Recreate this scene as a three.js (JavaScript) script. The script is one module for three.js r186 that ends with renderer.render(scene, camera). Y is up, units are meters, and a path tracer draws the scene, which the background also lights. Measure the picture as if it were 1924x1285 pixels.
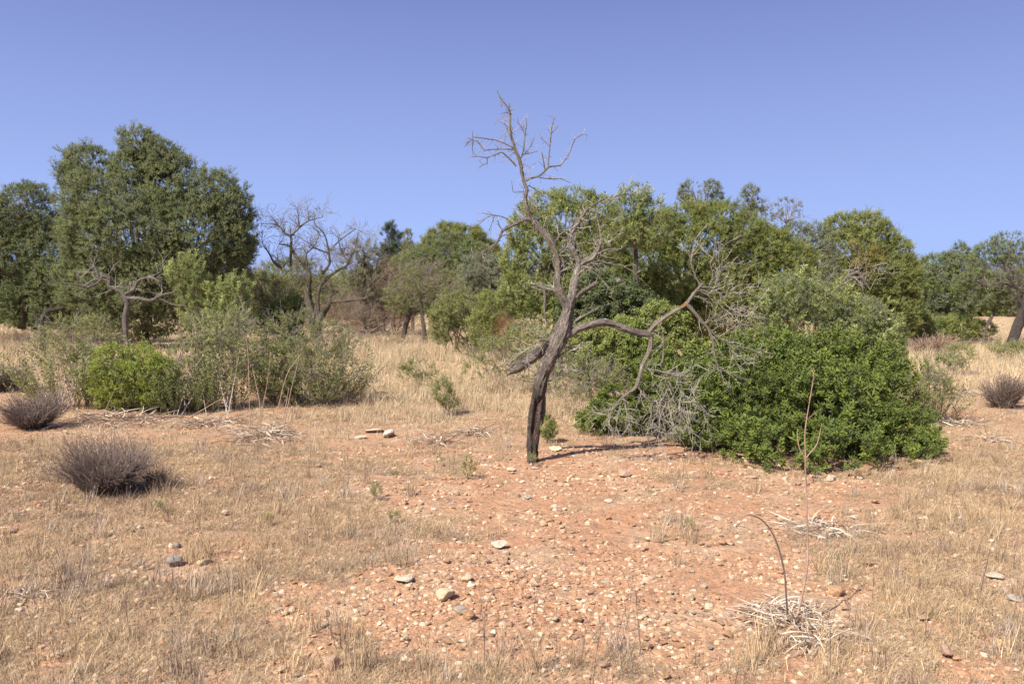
import * as THREE from 'three';
import { ImprovedNoise } from 'three/addons/math/ImprovedNoise.js';
import { mergeGeometries } from 'three/addons/utils/BufferGeometryUtils.js';

// ---------------------------------------------------------------- camera, sky, sun, exposure
const scene = new THREE.Scene();
const EYE = 1.6, FOC = 1496, CX = 962, CY = 642.5, HORIZON = 572;
const PITCH = -Math.atan((CY - HORIZON) / FOC);
const camera = new THREE.PerspectiveCamera((2 * Math.atan(CY / FOC) * 180) / Math.PI, 1024 / 683, 0.1, 2000);
camera.position.set(0, EYE, 0);
camera.rotation.x = PITCH;
const renderer = new THREE.WebGLRenderer();
renderer.toneMapping = THREE.LinearToneMapping;
renderer.toneMappingExposure = 1.8;
renderer.shadowMap.enabled = true;

const SUN = new THREE.Vector3(-1.15, 1.85, 0.62).normalize();
{
  const W = 512, H = 256, data = new Float32Array(W * H * 4);
  const zen = [0.07, 0.09, 0.235], mid = [0.112, 0.146, 0.335], low = [0.228, 0.31, 0.56], ground = [0.22, 0.15, 0.09];
  const d = new THREE.Vector3(), clamp01 = (v) => { v = Math.min(1, Math.max(0, v)); return v * (1.15 - 0.15 * v); };
  for (let j = 0; j < H; j++) for (let i = 0; i < W; i++) {
    const up = ((j + 0.5) / H - 0.5) * Math.PI, az = ((i + 0.5) / W - 0.5) * 2 * Math.PI;
    d.set(Math.cos(az) * Math.cos(up), Math.sin(up), Math.sin(az) * Math.cos(up));
    const e = Math.max(0, (up * 180) / Math.PI), glow = Math.pow(Math.max(0, d.dot(SUN)), 6) * 0.5;
    const a = clamp01((e - 4.5) / 17), b = THREE.MathUtils.smoothstep(e, 18, 60);
    for (let c = 0; c < 3; c++) {
      let v = low[c] + (mid[c] - low[c]) * a; v += (zen[c] - v) * b; v += glow;
      if (up < 0) v = ground[c];
      data[(j * W + i) * 4 + c] = v;
    }
    data[(j * W + i) * 4 + 3] = 1;
  }
  const sky = new THREE.DataTexture(data, W, H, THREE.RGBAFormat, THREE.FloatType);
  sky.mapping = THREE.EquirectangularReflectionMapping; sky.magFilter = THREE.LinearFilter; sky.minFilter = THREE.LinearFilter; sky.needsUpdate = true;
  scene.background = sky; scene.environment = sky;
}
const sun = new THREE.DirectionalLight(new THREE.Color(1, 0.93, 0.81), 5);
sun.position.copy(SUN).multiplyScalar(80); sun.target.position.set(0, 0, -20);
sun.castShadow = true; sun.shadow.mapSize.set(4096, 4096);
Object.assign(sun.shadow.camera, { left: -60, right: 60, top: 60, bottom: -60, near: 1, far: 220 });
scene.add(sun, sun.target);

// ---------------------------------------------------------------- helpers
const V = (x, y, z) => new THREE.Vector3(x, y, z);
function rng(seed) { let s = seed >>> 0; return () => { s = (s + 0x6d2b79f5) | 0; let t = Math.imul(s ^ (s >>> 15), 1 | s); t = (t + Math.imul(t ^ (t >>> 7), 61 | t)) ^ t; return ((t ^ (t >>> 14)) >>> 0) / 4294967296; }; }
const perlin = new ImprovedNoise();
const noise = (x, y, z = 0) => perlin.noise(x + 31.7, y + 11.3, z + 7.9);
const fbm = (x, y, z = 0, o = 4) => { let s = 0, a = 0.5; for (let i = 0; i < o; i++) { s += a * noise(x, y, z); x *= 2.03; y *= 2.03; z *= 2.03; a *= 0.5; } return s; };
const clamp = THREE.MathUtils.clamp, sstep = THREE.MathUtils.smoothstep, lerp = THREE.MathUtils.lerp;
const cP = Math.cos(PITCH), sP = Math.sin(PITCH);
function at(px, py, d) {                                   // the point that stands at depth d along the sight line of a place in the photograph
  const a = (px - CX) / FOC, b = -(py - CY) / FOC, y = b * cP + sP, z = b * sP - cP, s = -d / z;
  return V(a * s, EYE + y * s, -d);
}
function seenAt(x, y, z) { const q = y - EYE, yl = q * cP + z * sP, zl = -q * sP + z * cP; return [CX + (FOC * x) / -zl, CY - (FOC * yl) / -zl]; }
function gh(x, z) {                                        // height of the ground
  const r = Math.hypot(x, z);
  let h = 0.10 * noise(x * 0.16, z * 0.16) * sstep(r, 2, 9) + 0.03 * noise(x * 0.7, z * 0.7, 3);
  h += 0.25 * noise(x * 0.03, z * 0.03, 9) * sstep(r, 30, 90);
  if (r < 26) h += (0.016 * fbm(x * 3.1, z * 3.1, 5, 3) + 0.008 * Math.abs(noise(x * 13, z * 13, 2)) + (r < 13 ? 0.013 * Math.abs(noise(x * 24, z * 24, 6)) + 0.006 * noise(x * 55, z * 55, 4) : 0)) * (1 - sstep(r, 14, 26));
  return h;
}
function ground(px, py) {
  let d = (EYE * FOC) / Math.max(4, py - HORIZON);
  for (let i = 0; i < 12; i++) { const p = at(px, py, d), e = p.y - gh(p.x, p.z); d = Math.max(1, d + e * d / EYE * 0.9); }
  const p = at(px, py, d); p.y = gh(p.x, p.z); return p;
}
const used = new Map();
function numbered(n) { const k = used.get(n) ?? 0; used.set(n, k + 1); return k ? n + '_' + String(k).padStart(3, '0') : n; }
function tag(o, label, category, group, kind) {
  if (label) o.userData.label = label; if (category) o.userData.category = category;
  if (group) o.userData.group = group; if (kind) o.userData.kind = kind; return o;
}
function thing(name, label, category, p, group) {
  const g = new THREE.Group(); g.name = numbered(name); g.position.copy(p); scene.add(g); return tag(g, label, category, group);
}
function mesh(name, geo, mat, parent, kind) {
  const m = new THREE.Mesh(geo, mat); m.name = parent === scene ? numbered(name) : name; m.castShadow = m.receiveShadow = true;
  parent.add(m); if (kind) m.userData.kind = kind; return m;
}
function instanced(name, geo, mat, list, parent, kind) {   // list of {p, q, s, c}
  const im = new THREE.InstancedMesh(geo, mat, list.length), M = new THREE.Matrix4();
  list.forEach((e, i) => { im.setMatrixAt(i, M.compose(e.p, e.q, e.s)); im.setColorAt(i, e.c); });
  im.name = parent === scene ? numbered(name) : name; im.castShadow = im.receiveShadow = true; parent.add(im);
  if (kind) im.userData.kind = kind; return im;
}
const C = (r, g, b) => new THREE.Color().setRGB(r, g, b);

// ---------------------------------------------------------------- textures
function tileNoise(size, f) {                              // f(u, v, n) with n(x, y, freq) a noise that tiles
  const g = new Float32Array(size * size * 3);
  const R = 1 / (2 * Math.PI);
  const n = (u, v, k, s = 0) => { const a = u * 2 * Math.PI, b = v * 2 * Math.PI; return perlin.noise(Math.cos(a) * R * k + s, Math.sin(a) * R * k + Math.cos(b) * R * k * 1.31 + s * 1.7, Math.sin(b) * R * k + s * 0.6); };
  for (let j = 0; j < size; j++) for (let i = 0; i < size; i++) { const c = f(i / size, j / size, n); for (let k = 0; k < 3; k++) g[(j * size + i) * 3 + k] = c[k]; }
  return g;
}
function tex(size, g, srgb) {
  const d = new Uint8Array(size * size * 4);
  for (let i = 0; i < size * size; i++) { for (let k = 0; k < 3; k++) { let v = clamp(g[i * 3 + k], 0, 1); if (srgb) v = v <= 0.0031308 ? v * 12.92 : 1.055 * Math.pow(v, 1 / 2.4) - 0.055; d[i * 4 + k] = Math.round(v * 255); } d[i * 4 + 3] = 255; }
  const t = new THREE.DataTexture(d, size, size); t.wrapS = t.wrapT = THREE.RepeatWrapping; t.magFilter = THREE.LinearFilter; t.minFilter = THREE.LinearMipmapLinearFilter; t.generateMipmaps = true;
  if (srgb) t.colorSpace = THREE.SRGBColorSpace; t.needsUpdate = true; return t;
}
const soilRnd = rng(77);
const soilGrain = tileNoise(1024, (u, v, n) => {
  const a = n(u, v, 18, 2), b = n(u, v, 70, 5), c = n(u, v, 190, 8), s = soilRnd() - 0.5;
  const t = 0.84 + 0.26 * a + 0.3 * b + 0.3 * c + 0.2 * s, w = 0.5 + 0.5 * n(u, v, 40, 12);
  return [t, t * (0.96 + 0.08 * w), t * (0.90 + 0.18 * w)];
});
const soilMap = tex(1024, soilGrain, true);
const soilBump = tex(1024, tileNoise(1024, (u, v, n) => { const t = 0.5 + 0.35 * n(u, v, 26, 3) + 0.3 * n(u, v, 90, 4) + 0.3 * n(u, v, 220, 6); return [t, t, t]; }));
const barkMap = tex(512, tileNoise(512, (u, v, n) => { const a = n(u * 3 % 1, v, 16, 1), b = n(u, v, 60, 4), c = n(u, v, 150, 9), t = 0.9 + 0.3 * a + 0.3 * b + 0.2 * c; return [t, t * (0.98 + 0.05 * b), t * (0.95 + 0.1 * a)]; }), true);
const barkBump = tex(512, tileNoise(512, (u, v, n) => { const a = Math.abs(n((u * 4) % 1, v, 10, 1)), b = Math.abs(n((u * 3) % 1, v, 26, 4)), c = n(u, v, 120, 9), t = 0.15 + 1.5 * a + 0.9 * b + 0.25 * c; return [t, t, t]; }));
const rockMap = tex(512, tileNoise(512, (u, v, n) => { const a = n(u, v, 8, 1), b = n(u, v, 30, 4), c = n(u, v, 120, 9), t = 0.84 + 0.2 * a + 0.22 * b + 0.2 * c; return [t, t * (0.97 - 0.05 * a), t * (0.93 - 0.1 * a)]; }), true);
const rockBump = tex(512, tileNoise(512, (u, v, n) => { const t = 0.5 + 0.5 * n(u, v, 14, 1) + 0.3 * n(u, v, 60, 4) + 0.2 * n(u, v, 150, 8); return [t, t, t]; }));

const std = (o) => new THREE.MeshStandardMaterial({ roughness: 0.95, side: THREE.DoubleSide, ...o });
const M = {
  soil: std({ map: soilMap, bumpMap: soilBump, bumpScale: 0.012, vertexColors: true, roughness: 1 }),
  bark: std({ map: barkMap, bumpMap: barkBump, bumpScale: 0.035, vertexColors: true }),
  twig: std({ vertexColors: true }),
  straw: std({ vertexColors: true, roughness: 0.85 }),
  gravel: std({ map: rockMap, roughness: 1 }),
  dead: std({ vertexColors: true, roughness: 0.8 }),
  leaf: new THREE.MeshPhysicalMaterial({ vertexColors: true, roughness: 0.9, transmission: 0.42, thickness: 0, side: THREE.DoubleSide }),
  gloss: new THREE.MeshPhysicalMaterial({ vertexColors: true, roughness: 0.9, transmission: 0.3, thickness: 0, clearcoat: 0.06, clearcoatRoughness: 0.5, side: THREE.DoubleSide }),
};
const rockMat = (r, g, b) => std({ map: rockMap, bumpMap: rockBump, bumpScale: 0.008, color: C(r, g, b), roughness: 1 });

// ---------------------------------------------------------------- what grows where on the ground
// [x, y, rx, ry, weight] in the photograph: dry grass (+) or bare red soil (-)
const GRASS = [
  [250, 1080, 420, 190, 1.0], [100, 1230, 500, 110, 0.9], [620, 1010, 160, 60, 0.55], [800, 985, 190, 40, 0.75], [780, 1255, 260, 55, 0.7], [480, 880, 260, 70, 0.8], [120, 860, 220, 60, 0.7],
  [1830, 1000, 200, 190, 1.0], [1640, 1060, 130, 110, 0.7], [1760, 1200, 260, 110, 0.7], [1290, 910, 110, 32, 0.6], [1500, 1010, 90, 26, 0.35], [1840, 880, 120, 60, 0.7], [1290, 1000, 70, 30, 0.4],
  [620, 780, 160, 40, 0.9], [860, 740, 220, 70, 1.2], [1080, 790, 110, 50, 0.9], [820, 650, 300, 30, 1.3], [1800, 690, 180, 50, 1.1], [60, 640, 160, 40, 1.2], [850, 805, 90, 30, 0.5], [1350, 1240, 200, 60, 0.3],
  [1150, 1060, 330, 120, -0.5], [880, 1120, 260, 60, -0.4], [1620, 950, 130, 40, -0.5], [700, 1190, 230, 50, -0.45], [900, 920, 260, 40, -0.35], [700, 830, 110, 25, -0.7], [1130, 880, 170, 40, -0.4], [40, 1000, 60, 16, -0.4], [1860, 830, 90, 22, -0.4], [1440, 1150, 170, 80, -0.4], [90, 1100, 70, 25, -0.5], [290, 1075, 120, 22, -0.5],
];
function grassiness(x, z) {
  const [px, py] = seenAt(x, 0, z), d = -z;
  let v = d > 14 ? 0.52 : 0.28;
  if (d > 1) for (const [cx, cy, rx, ry, w] of GRASS) { const u = (px - cx) / rx, t = (py - cy) / ry, e = u * u + t * t; if (e < 9) v += w * (w > 0 ? 0.85 : 1) * Math.exp(-e); }
  if (d <= 1) v = 0.6;
  v += 0.8 * fbm(x * 0.9, z * 0.9, 4, 3) + 1.75 * fbm(x * 3.4, z * 3.4, 8, 4) + 0.35 * noise(x * 11, z * 11, 3) * (d < 12 ? 1 : 0);
  return clamp(v, 0, 1);
}

// ---------------------------------------------------------------- ground sheet
{
  const radii = [0]; for (let r = 0.5; r < 900; r *= r < 2.6 ? 1.12 : r < 13 ? 1.0065 : r < 25 ? 1.0125 : 1.06) radii.push(r);
  const az = []; for (let a = -44; a < 44; a += 0.16) az.push(a); for (let a = 44; a < 316; a += 3.4) az.push(a);
  const nA = az.length, pos = [], col = [], uv = [], idx = [];
  const red = [0.405, 0.215, 0.118], pink = [0.44, 0.3, 0.19], straw = [0.39, 0.275, 0.172], ash = [0.3, 0.22, 0.16], gold = [0.5, 0.365, 0.205];
  for (const r of radii) for (const a of az) {
    const t = (a * Math.PI) / 180, x = r * Math.sin(t), z = -r * Math.cos(t);
    pos.push(x, gh(x, z), z); uv.push(x / 1.7, z / 1.7);
    const g = grassiness(x, z), k = sstep(g, 0.25, 0.75), p = sstep(fbm(x * 1.7, z * 1.7, 21, 3), -0.1, 0.35), q = sstep(fbm(x * 2.3, z * 2.3, 41, 3), 0.12, 0.45), far = sstep(r, 11, 17);
    for (let c = 0; c < 3; c++) { let v = lerp(red[c], pink[c], p * 0.75); v = lerp(v, lerp(straw[c], gold[c], far), k * lerp(0.28, 0.6, far)); v = lerp(v, ash[c], q * 0.4); col.push(v); }
  }
  for (let i = 0; i < radii.length - 1; i++) for (let j = 0; j < nA; j++) { const a = i * nA + j, b = i * nA + ((j + 1) % nA), c = a + nA, d = b + nA; if (i > 0) idx.push(a, b, c); idx.push(b, d, c); }
  const g = new THREE.BufferGeometry();
  g.setAttribute('position', new THREE.Float32BufferAttribute(pos, 3)); g.setAttribute('uv', new THREE.Float32BufferAttribute(uv, 2)); g.setAttribute('color', new THREE.Float32BufferAttribute(col, 3));
  g.setIndex(idx); g.computeVertexNormals();
  tag(mesh('ground', g, M.soil, scene), 'stony red earth with patches of dry grass', 'ground', null, 'structure');
}

// ---------------------------------------------------------------- tubes: trunks, limbs, twigs, stalks
class Tubes {
  constructor() { this.p = []; this.n = []; this.u = []; this.c = []; this.i = []; }
  add(pts, { radial = 8, step = 0.05, rough = 0, freq = 6, color, shape, cap = true, seed = 0 }) {   // pts: [{v, r}]
    const curve = new THREE.CatmullRomCurve3(pts.map((q) => q.v), false, 'centripetal'), L = curve.getLength(), n = Math.max(pts.length > 2 ? pts.length : 1, Math.ceil(L / step));
    const P = [], R = [], S = [];
    const lens = [0]; for (let k = 1; k < pts.length; k++) lens.push(k / (pts.length - 1));
    for (let k = 0; k <= n; k++) { const t = k / n, f = t * (pts.length - 1), a = Math.min(pts.length - 2, Math.floor(f)); P.push(curve.getPoint(t)); R.push(lerp(pts[a].r, pts[a + 1].r, f - a)); S.push(t); }
    const T = V(0, 0, 0), N = V(0, 0, 0), B = V(0, 0, 0), base = this.p.length / 3, grid = [];
    T.subVectors(P[1], P[0]).normalize(); N.set(0.31, 0.17, 0.9).cross(T).normalize();
    let len = 0; const LL = [];
    for (let k = 0; k <= n; k++) {
      T.subVectors(P[Math.min(n, k + 1)], P[Math.max(0, k - 1)]).normalize();
      N.addScaledVector(T, -N.dot(T)).normalize(); B.crossVectors(T, N);
      if (k) len += P[k].distanceTo(P[k - 1]); LL.push(len);
      const row = [];
      for (let j = 0; j < radial; j++) {
        const a = (j / radial) * 2 * Math.PI, dir = N.clone().multiplyScalar(Math.cos(a)).addScaledVector(B, Math.sin(a));
        let r = R[k];
        if (rough) { const q = P[k]; r *= 1 + rough * (0.9 * noise(dir.x * 1.6 + q.x * 2, q.y * freq * 0.5 + seed, dir.z * 1.6 + q.z * 2) + 0.9 * noise(dir.x * 5 + seed, len * freq * 0.4, dir.z * 5 + dir.y * 5) + 0.5 * noise(dir.x * 2, len * freq * 2.5 + seed, dir.z * 2)); }
        if (shape) r *= shape(dir, S[k], len);
        row.push({ v: P[k].clone().addScaledVector(dir, r), d: dir, a: j / radial });
      }
      grid.push(row);
    }
    const e1 = V(0, 0, 0), e2 = V(0, 0, 0), nn = V(0, 0, 0);
    for (let k = 0; k <= n; k++) for (let j = 0; j <= radial; j++) {
      const jj = j % radial, g = grid[k][jj];
      e1.subVectors(grid[k][(jj + 1) % radial].v, grid[k][(jj + radial - 1) % radial].v); e2.subVectors(grid[Math.min(n, k + 1)][jj].v, grid[Math.max(0, k - 1)][jj].v);
      nn.crossVectors(e1, e2).normalize(); if (!(nn.lengthSq() > 0.5)) nn.copy(g.d);
      this.p.push(g.v.x, g.v.y, g.v.z); this.n.push(nn.x, nn.y, nn.z);
      this.u.push((j / radial) * Math.max(1, Math.round((2 * Math.PI * R[0]) / 0.25)), LL[k] / 0.6);
      const c = color(g.v, g.d, S[k], R[k]); this.c.push(c[0], c[1], c[2]);
      if (k < n && j < radial) { const a = base + k * (radial + 1) + j, b = a + radial + 1; this.i.push(a, a + 1, b, a + 1, b + 1, b); }
    }
    if (cap) {
      const k = n, m = this.p.length / 3, tip = P[n]; T.subVectors(P[n], P[n - 1]).normalize();
      const c = color(tip, T, 1, R[n]); this.p.push(tip.x + T.x * R[n] * 0.5, tip.y + T.y * R[n] * 0.5, tip.z + T.z * R[n] * 0.5); this.n.push(T.x, T.y, T.z); this.u.push(0.5, len); this.c.push(c[0], c[1], c[2]);
      for (let j = 0; j < radial; j++) { const a = base + k * (radial + 1) + j; this.i.push(a, a + 1, m); }
    }
    return { curve, R };
  }
  geo(origin) {
    const g = new THREE.BufferGeometry();
    g.setAttribute('position', new THREE.Float32BufferAttribute(this.p, 3)); g.setAttribute('normal', new THREE.Float32BufferAttribute(this.n, 3));
    g.setAttribute('uv', new THREE.Float32BufferAttribute(this.u, 2)); g.setAttribute('color', new THREE.Float32BufferAttribute(this.c, 3)); g.setIndex(this.i);
    if (origin) g.translate(-origin.x, -origin.y, -origin.z);
    return g;
  }
}
const woodColor = (a, b, f = 3) => (v) => { const t = clamp(0.5 + 1.2 * fbm(v.x * f, v.y * f, v.z * f, 3), 0, 1); return [lerp(a[0], b[0], t), lerp(a[1], b[1], t), lerp(a[2], b[2], t)]; };
function px2path(list, d) { return list.map(([x, y, w, dz = 0]) => ({ v: at(x, y, d + dz), r: (w / 2 / FOC) * (d + dz) })); }
// a twig that wanders and forks
function twig(T, R, p, dir, len, r, lvl, o) {
  const n = Math.max(2, Math.round(len / (o.seg ?? 0.08))), pts = [{ v: p.clone(), r }]; let q = p.clone(), d = dir.clone().normalize();
  for (let k = 1; k <= n; k++) {
    d.add(V(R() - 0.5, R() - 0.5 + (o.up ?? 0), R() - 0.5).multiplyScalar(o.wander ?? 0.5)).normalize();
    q = q.clone().addScaledVector(d, len / n); if (o.floor && q.y < gh(q.x, q.z) + 0.02) q.y = gh(q.x, q.z) + 0.02;
    pts.push({ v: q, r: Math.max(o.min ?? 0.0012, r * (1 - (0.75 * k) / n)) });
  }
  T.add(pts, { radial: r > 0.006 ? 5 : 3, step: len / n * 1.01, color: o.color, cap: false });
  if (lvl > 0) for (let k = 1; k < pts.length; k++) {
    const m = o.fork ?? 1.1; let c = Math.floor(m) + (R() < m % 1 ? 1 : 0);
    while (c-- > 0) { const e = d.clone().add(V(R() - 0.5, R() - 0.5, R() - 0.5).multiplyScalar(o.spread ?? 1.9)).normalize(); twig(T, R, pts[k].v, e, len * lerp(0.3, 0.7, R()) * (o.shrink ?? 1), pts[k].r * 0.7, lvl - 1, o); }
  }
}

// ---------------------------------------------------------------- sprigs of leaves
class Leaves {
  constructor() { this.p = []; this.c = []; }
  tri(a, b, c, k) { for (const v of [a, b, c]) { this.p.push(v.x, v.y, v.z); this.c.push(k[0], k[1], k[2]); } }
  leaf(b, dir, side, len, wid, k, fold = 0.25) {
    const up = side.clone().cross(dir).normalize(), m = b.clone().addScaledVector(dir, len * 0.5), l = m.clone().addScaledVector(side, wid / 2).addScaledVector(up, wid * fold), r = m.clone().addScaledVector(side, -wid / 2).addScaledVector(up, wid * fold), t = b.clone().addScaledVector(dir, len);
    this.tri(b, l, t, k); this.tri(b, t, r, k);
  }
  stem(a, b, r, k) { const d = b.clone().sub(a).normalize(), s = V(0.3, 0.1, 1).cross(d).normalize(), w = d.clone().cross(s); const q = [0, 2.1, 4.2].map((t) => s.clone().multiplyScalar(Math.cos(t) * r).addScaledVector(w, Math.sin(t) * r)); for (let i = 0; i < 3; i++) { const A = a.clone().add(q[i]), B = a.clone().add(q[(i + 1) % 3]); this.tri(A, B, b, k); } }
  geo() { const g = new THREE.BufferGeometry(); g.setAttribute('position', new THREE.Float32BufferAttribute(this.p, 3)); g.setAttribute('color', new THREE.Float32BufferAttribute(this.c, 3)); g.setAttribute('uv', new THREE.Float32BufferAttribute(new Float32Array(this.p.length / 3 * 2), 2)); g.computeVertexNormals(); return g; }
}
function sprig(seed, { n, len, wid, spread, thick = 0.012, wood = [0.5, 0.45, 0.4], branches = 2, fold = 0.25, vary = 0.25, reach = 1 }) {   // about one unit tall, growing along +y
  const R = rng(seed), L = new Leaves();
  for (let b = 0; b < branches; b++) {
    const tip = V((R() - 0.5) * spread, lerp(0.75, 1.05, R()) * reach, (R() - 0.5) * spread), root = V(0, b ? 0.15 * R() : 0, 0);
    L.stem(root, tip, thick, wood);
    for (let k = 0; k < n / branches; k++) {
      const t = lerp(0.15, 1.0, (k + R()) / (n / branches)), p = root.clone().lerp(tip, t), a = k * 2.4 + R() * 1.2 + b;
      const out = V(Math.cos(a), lerp(0.3, 1.0, R()), Math.sin(a)).normalize(), side = V(0, 1, 0).cross(out).normalize().applyAxisAngle(out, (R() - 0.5) * 2), s = lerp(0.7, 1.15, R()), g = 1 - vary / 2 + vary * R();
      L.leaf(p, out, side, len * s, wid * s, [g, g, g], fold);
    }
  }
  return L.geo();
}
const S = {
  olive: [1, 2].map((s) => sprig(s, { n: 64, len: 0.23, wid: 0.078, spread: 1.15, branches: 4 })),
  far: [11, 12].map((s) => sprig(s, { n: 22, len: 0.4, wid: 0.15, spread: 1.0, branches: 3, vary: 0.4 })),
  mastic: [3, 4, 5].map((s) => sprig(s, { n: 34, len: 0.38, wid: 0.15, spread: 0.8, branches: 3, vary: 0.35 })),
  shoot: [6, 7].map((s) => sprig(s, { n: 34, len: 0.26, wid: 0.085, spread: 0.22, branches: 1, reach: 1.3 })),
  wisp: [8, 9].map((s) => sprig(s, { n: 34, len: 0.19, wid: 0.1, spread: 0.9, branches: 4, wood: [0.9, 0.75, 0.65] })),
  needle: [10].map((s) => sprig(s, { n: 60, len: 0.4, wid: 0.05, spread: 0.6, branches: 4 })),
};
function twigSprig(seed) {                                 // leafless forked twig
  const R = rng(seed), T = new Tubes();
  twig(T, R, V(0, 0, 0), V(0.05, 1, 0), 0.8, 0.014, 2, { seg: 0.16, wander: 0.45, fork: 0.9, spread: 1.6, min: 0.004, color: () => [1, 1, 1] });
  return T.geo();
}
S.bare = [20, 21, 22].map(twigSprig);
S.broom = [31, 32, 33].map((s) => sprig(s, { n: 190, len: 0.055, wid: 0.026, spread: 0.85, branches: 7, thick: 0.0045, wood: [1.1, 0.9, 1.1], reach: 1.05 }));

const qY = V(0, 1, 0);
const GREEN = {
  olive: [C(0.203, 0.253, 0.057), C(0.268, 0.312, 0.078), C(0.152, 0.205, 0.045)],
  oliveDark: [C(0.163, 0.195, 0.062), C(0.214, 0.236, 0.090), C(0.122, 0.154, 0.045)],
  oliveGrey: [C(0.204, 0.228, 0.116), C(0.252, 0.270, 0.154), C(0.144, 0.174, 0.077)],
  lime: [C(0.240, 0.266, 0.058), C(0.199, 0.229, 0.054), C(0.274, 0.275, 0.071)],
  mastic: [C(0.110, 0.155, 0.007), C(0.146, 0.187, 0.008), C(0.077, 0.120, 0.007), C(0.177, 0.202, 0.009)],
  bright: [C(0.251, 0.325, 0.013), C(0.302, 0.349, 0.019), C(0.199, 0.264, 0.013)],
  mass: [C(0.228, 0.269, 0.041), C(0.274, 0.304, 0.052), C(0.171, 0.213, 0.033), C(0.263, 0.276, 0.062)],
  pale: [C(0.315, 0.362, 0.099), C(0.365, 0.391, 0.122), C(0.253, 0.303, 0.080)],
  pine: [C(0.200, 0.225, 0.020), C(0.237, 0.250, 0.023), C(0.154, 0.183, 0.020)],
  cypress: [C(0.054, 0.087, 0.029), C(0.077, 0.106, 0.037)],
  round: [C(0.208, 0.248, 0.038), C(0.275, 0.301, 0.059), C(0.158, 0.201, 0.031)],
  ochre: [C(0.302, 0.233, 0.028), C(0.255, 0.225, 0.033)],
  wisp: [C(0.227, 0.246, 0.065), C(0.288, 0.297, 0.088), C(0.175, 0.200, 0.048)],
  rust: [C(0.25, 0.10, 0.045), C(0.2, 0.09, 0.05)],
  twigBrown: [C(0.26, 0.2, 0.16), C(0.21, 0.16, 0.13), C(0.3, 0.24, 0.19)],
  twigGrey: [C(0.3, 0.27, 0.23), C(0.24, 0.21, 0.18)],
  twigRed: [C(0.27, 0.15, 0.105), C(0.22, 0.13, 0.095)],
  heather: [C(0.177, 0.129, 0.112), C(0.125, 0.090, 0.078), C(0.221, 0.169, 0.138)], heatherOld: [C(0.199, 0.157, 0.150), C(0.148, 0.114, 0.112), C(0.244, 0.196, 0.172)],
};
// lobes [x, y, rx, ry, depth, rz?] in the photograph's measure, at their own distance
function lobesOf(list, d0) { return list.map(([x, y, rx, ry, d = d0, rz]) => ({ c: at(x, y, d), r: V((rx / FOC) * d, (ry / FOC) * d, rz ?? ((rx + ry) / 2 / FOC) * d) })); }
function fill(seed, lobes, { size, dens = 5, cols, up = 0.5, gap = 0.12, gapF, out = 1, rand = 0.95, hollow = 0.3, stretch = 1, floor = 0.03, clump = 1 }) {
  const R = rng(seed), list = [], area = lobes.map((l) => Math.PI * l.r.x * l.r.y * (1 + l.r.z / l.r.x)), f = gapF ?? 0.55 / size / 3;
  lobes.forEach((l, li) => {
    const n = Math.round((dens * 1.5 * area[li]) / (size * size));
    for (let k = 0; k < n; k++) {
      const y = R() * 2 - 1, a = R() * 2 * Math.PI, s = Math.sqrt(1 - y * y), dir = V(Math.cos(a) * s, y, Math.sin(a) * s), h = R();
      let rad = 1 - hollow * h * h; const lump = 1 + 0.22 * clump * fbm(dir.x * 2.3 + li * 7 + seed, dir.y * 2.3, dir.z * 2.3 + li, 2) * 2;
      rad *= lump;
      const p = V(l.c.x + dir.x * l.r.x * rad, l.c.y + dir.y * l.r.y * rad, l.c.z + dir.z * l.r.z * rad);
      if (p.y < gh(p.x, p.z) + floor) continue;
      if (noise(p.x * f, p.y * f, p.z * f + seed) < -0.52 + gap && R() < 0.85) continue;
      let inside = false;
      for (let m = 0; m < lobes.length && !inside; m++) if (m !== li) { const o = lobes[m], e = V((p.x - o.c.x) / o.r.x, (p.y - o.c.y) / o.r.y, (p.z - o.c.z) / o.r.z); if (e.lengthSq() < 0.34) inside = true; }
      if (inside && R() < 0.8) continue;
      const g = dir.multiplyScalar(out).add(V(R() - 0.5, R() - 0.5 + up, R() - 0.5).multiplyScalar(rand * 2)).normalize();
      const q = new THREE.Quaternion().setFromUnitVectors(qY, g).multiply(new THREE.Quaternion().setFromAxisAngle(qY, R() * 6.28)), z = size * lerp(0.65, 1.25, R());
      const w = clamp(0.5 + 1.1 * fbm(p.x * f * 1.6, p.y * f * 1.6, p.z * f * 1.6, 2) + (R() - 0.5) * 0.6, 0, 0.999) * (cols.length - 1), i = Math.floor(w), c = cols[i].clone().lerp(cols[Math.min(cols.length - 1, i + 1)], w - i).multiplyScalar(lerp(0.84, 1.16, R()));
      list.push({ p, q, s: V(z, z * stretch, z), c });
    }
  });
  return list;
}
function split(list, k) { const o = Array.from({ length: k }, () => []); list.forEach((e, i) => o[i % k].push(e)); return o; }
function crown(parent, name, geos, mat, list) {
  const o = parent.position; for (const e of list) e.p.sub(o);
  split(list, geos.length).forEach((l, i) => l.length && instanced(name, geos[i], mat, l, parent, 'stuff'));
}
const BARK = woodColor([0.15, 0.115, 0.09], [0.27, 0.225, 0.185]), GREYWOOD = woodColor([0.24, 0.2, 0.17], [0.42, 0.37, 0.32]), DARKWOOD = woodColor([0.07, 0.055, 0.045], [0.14, 0.115, 0.1]);
let seedAt = 100;
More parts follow.
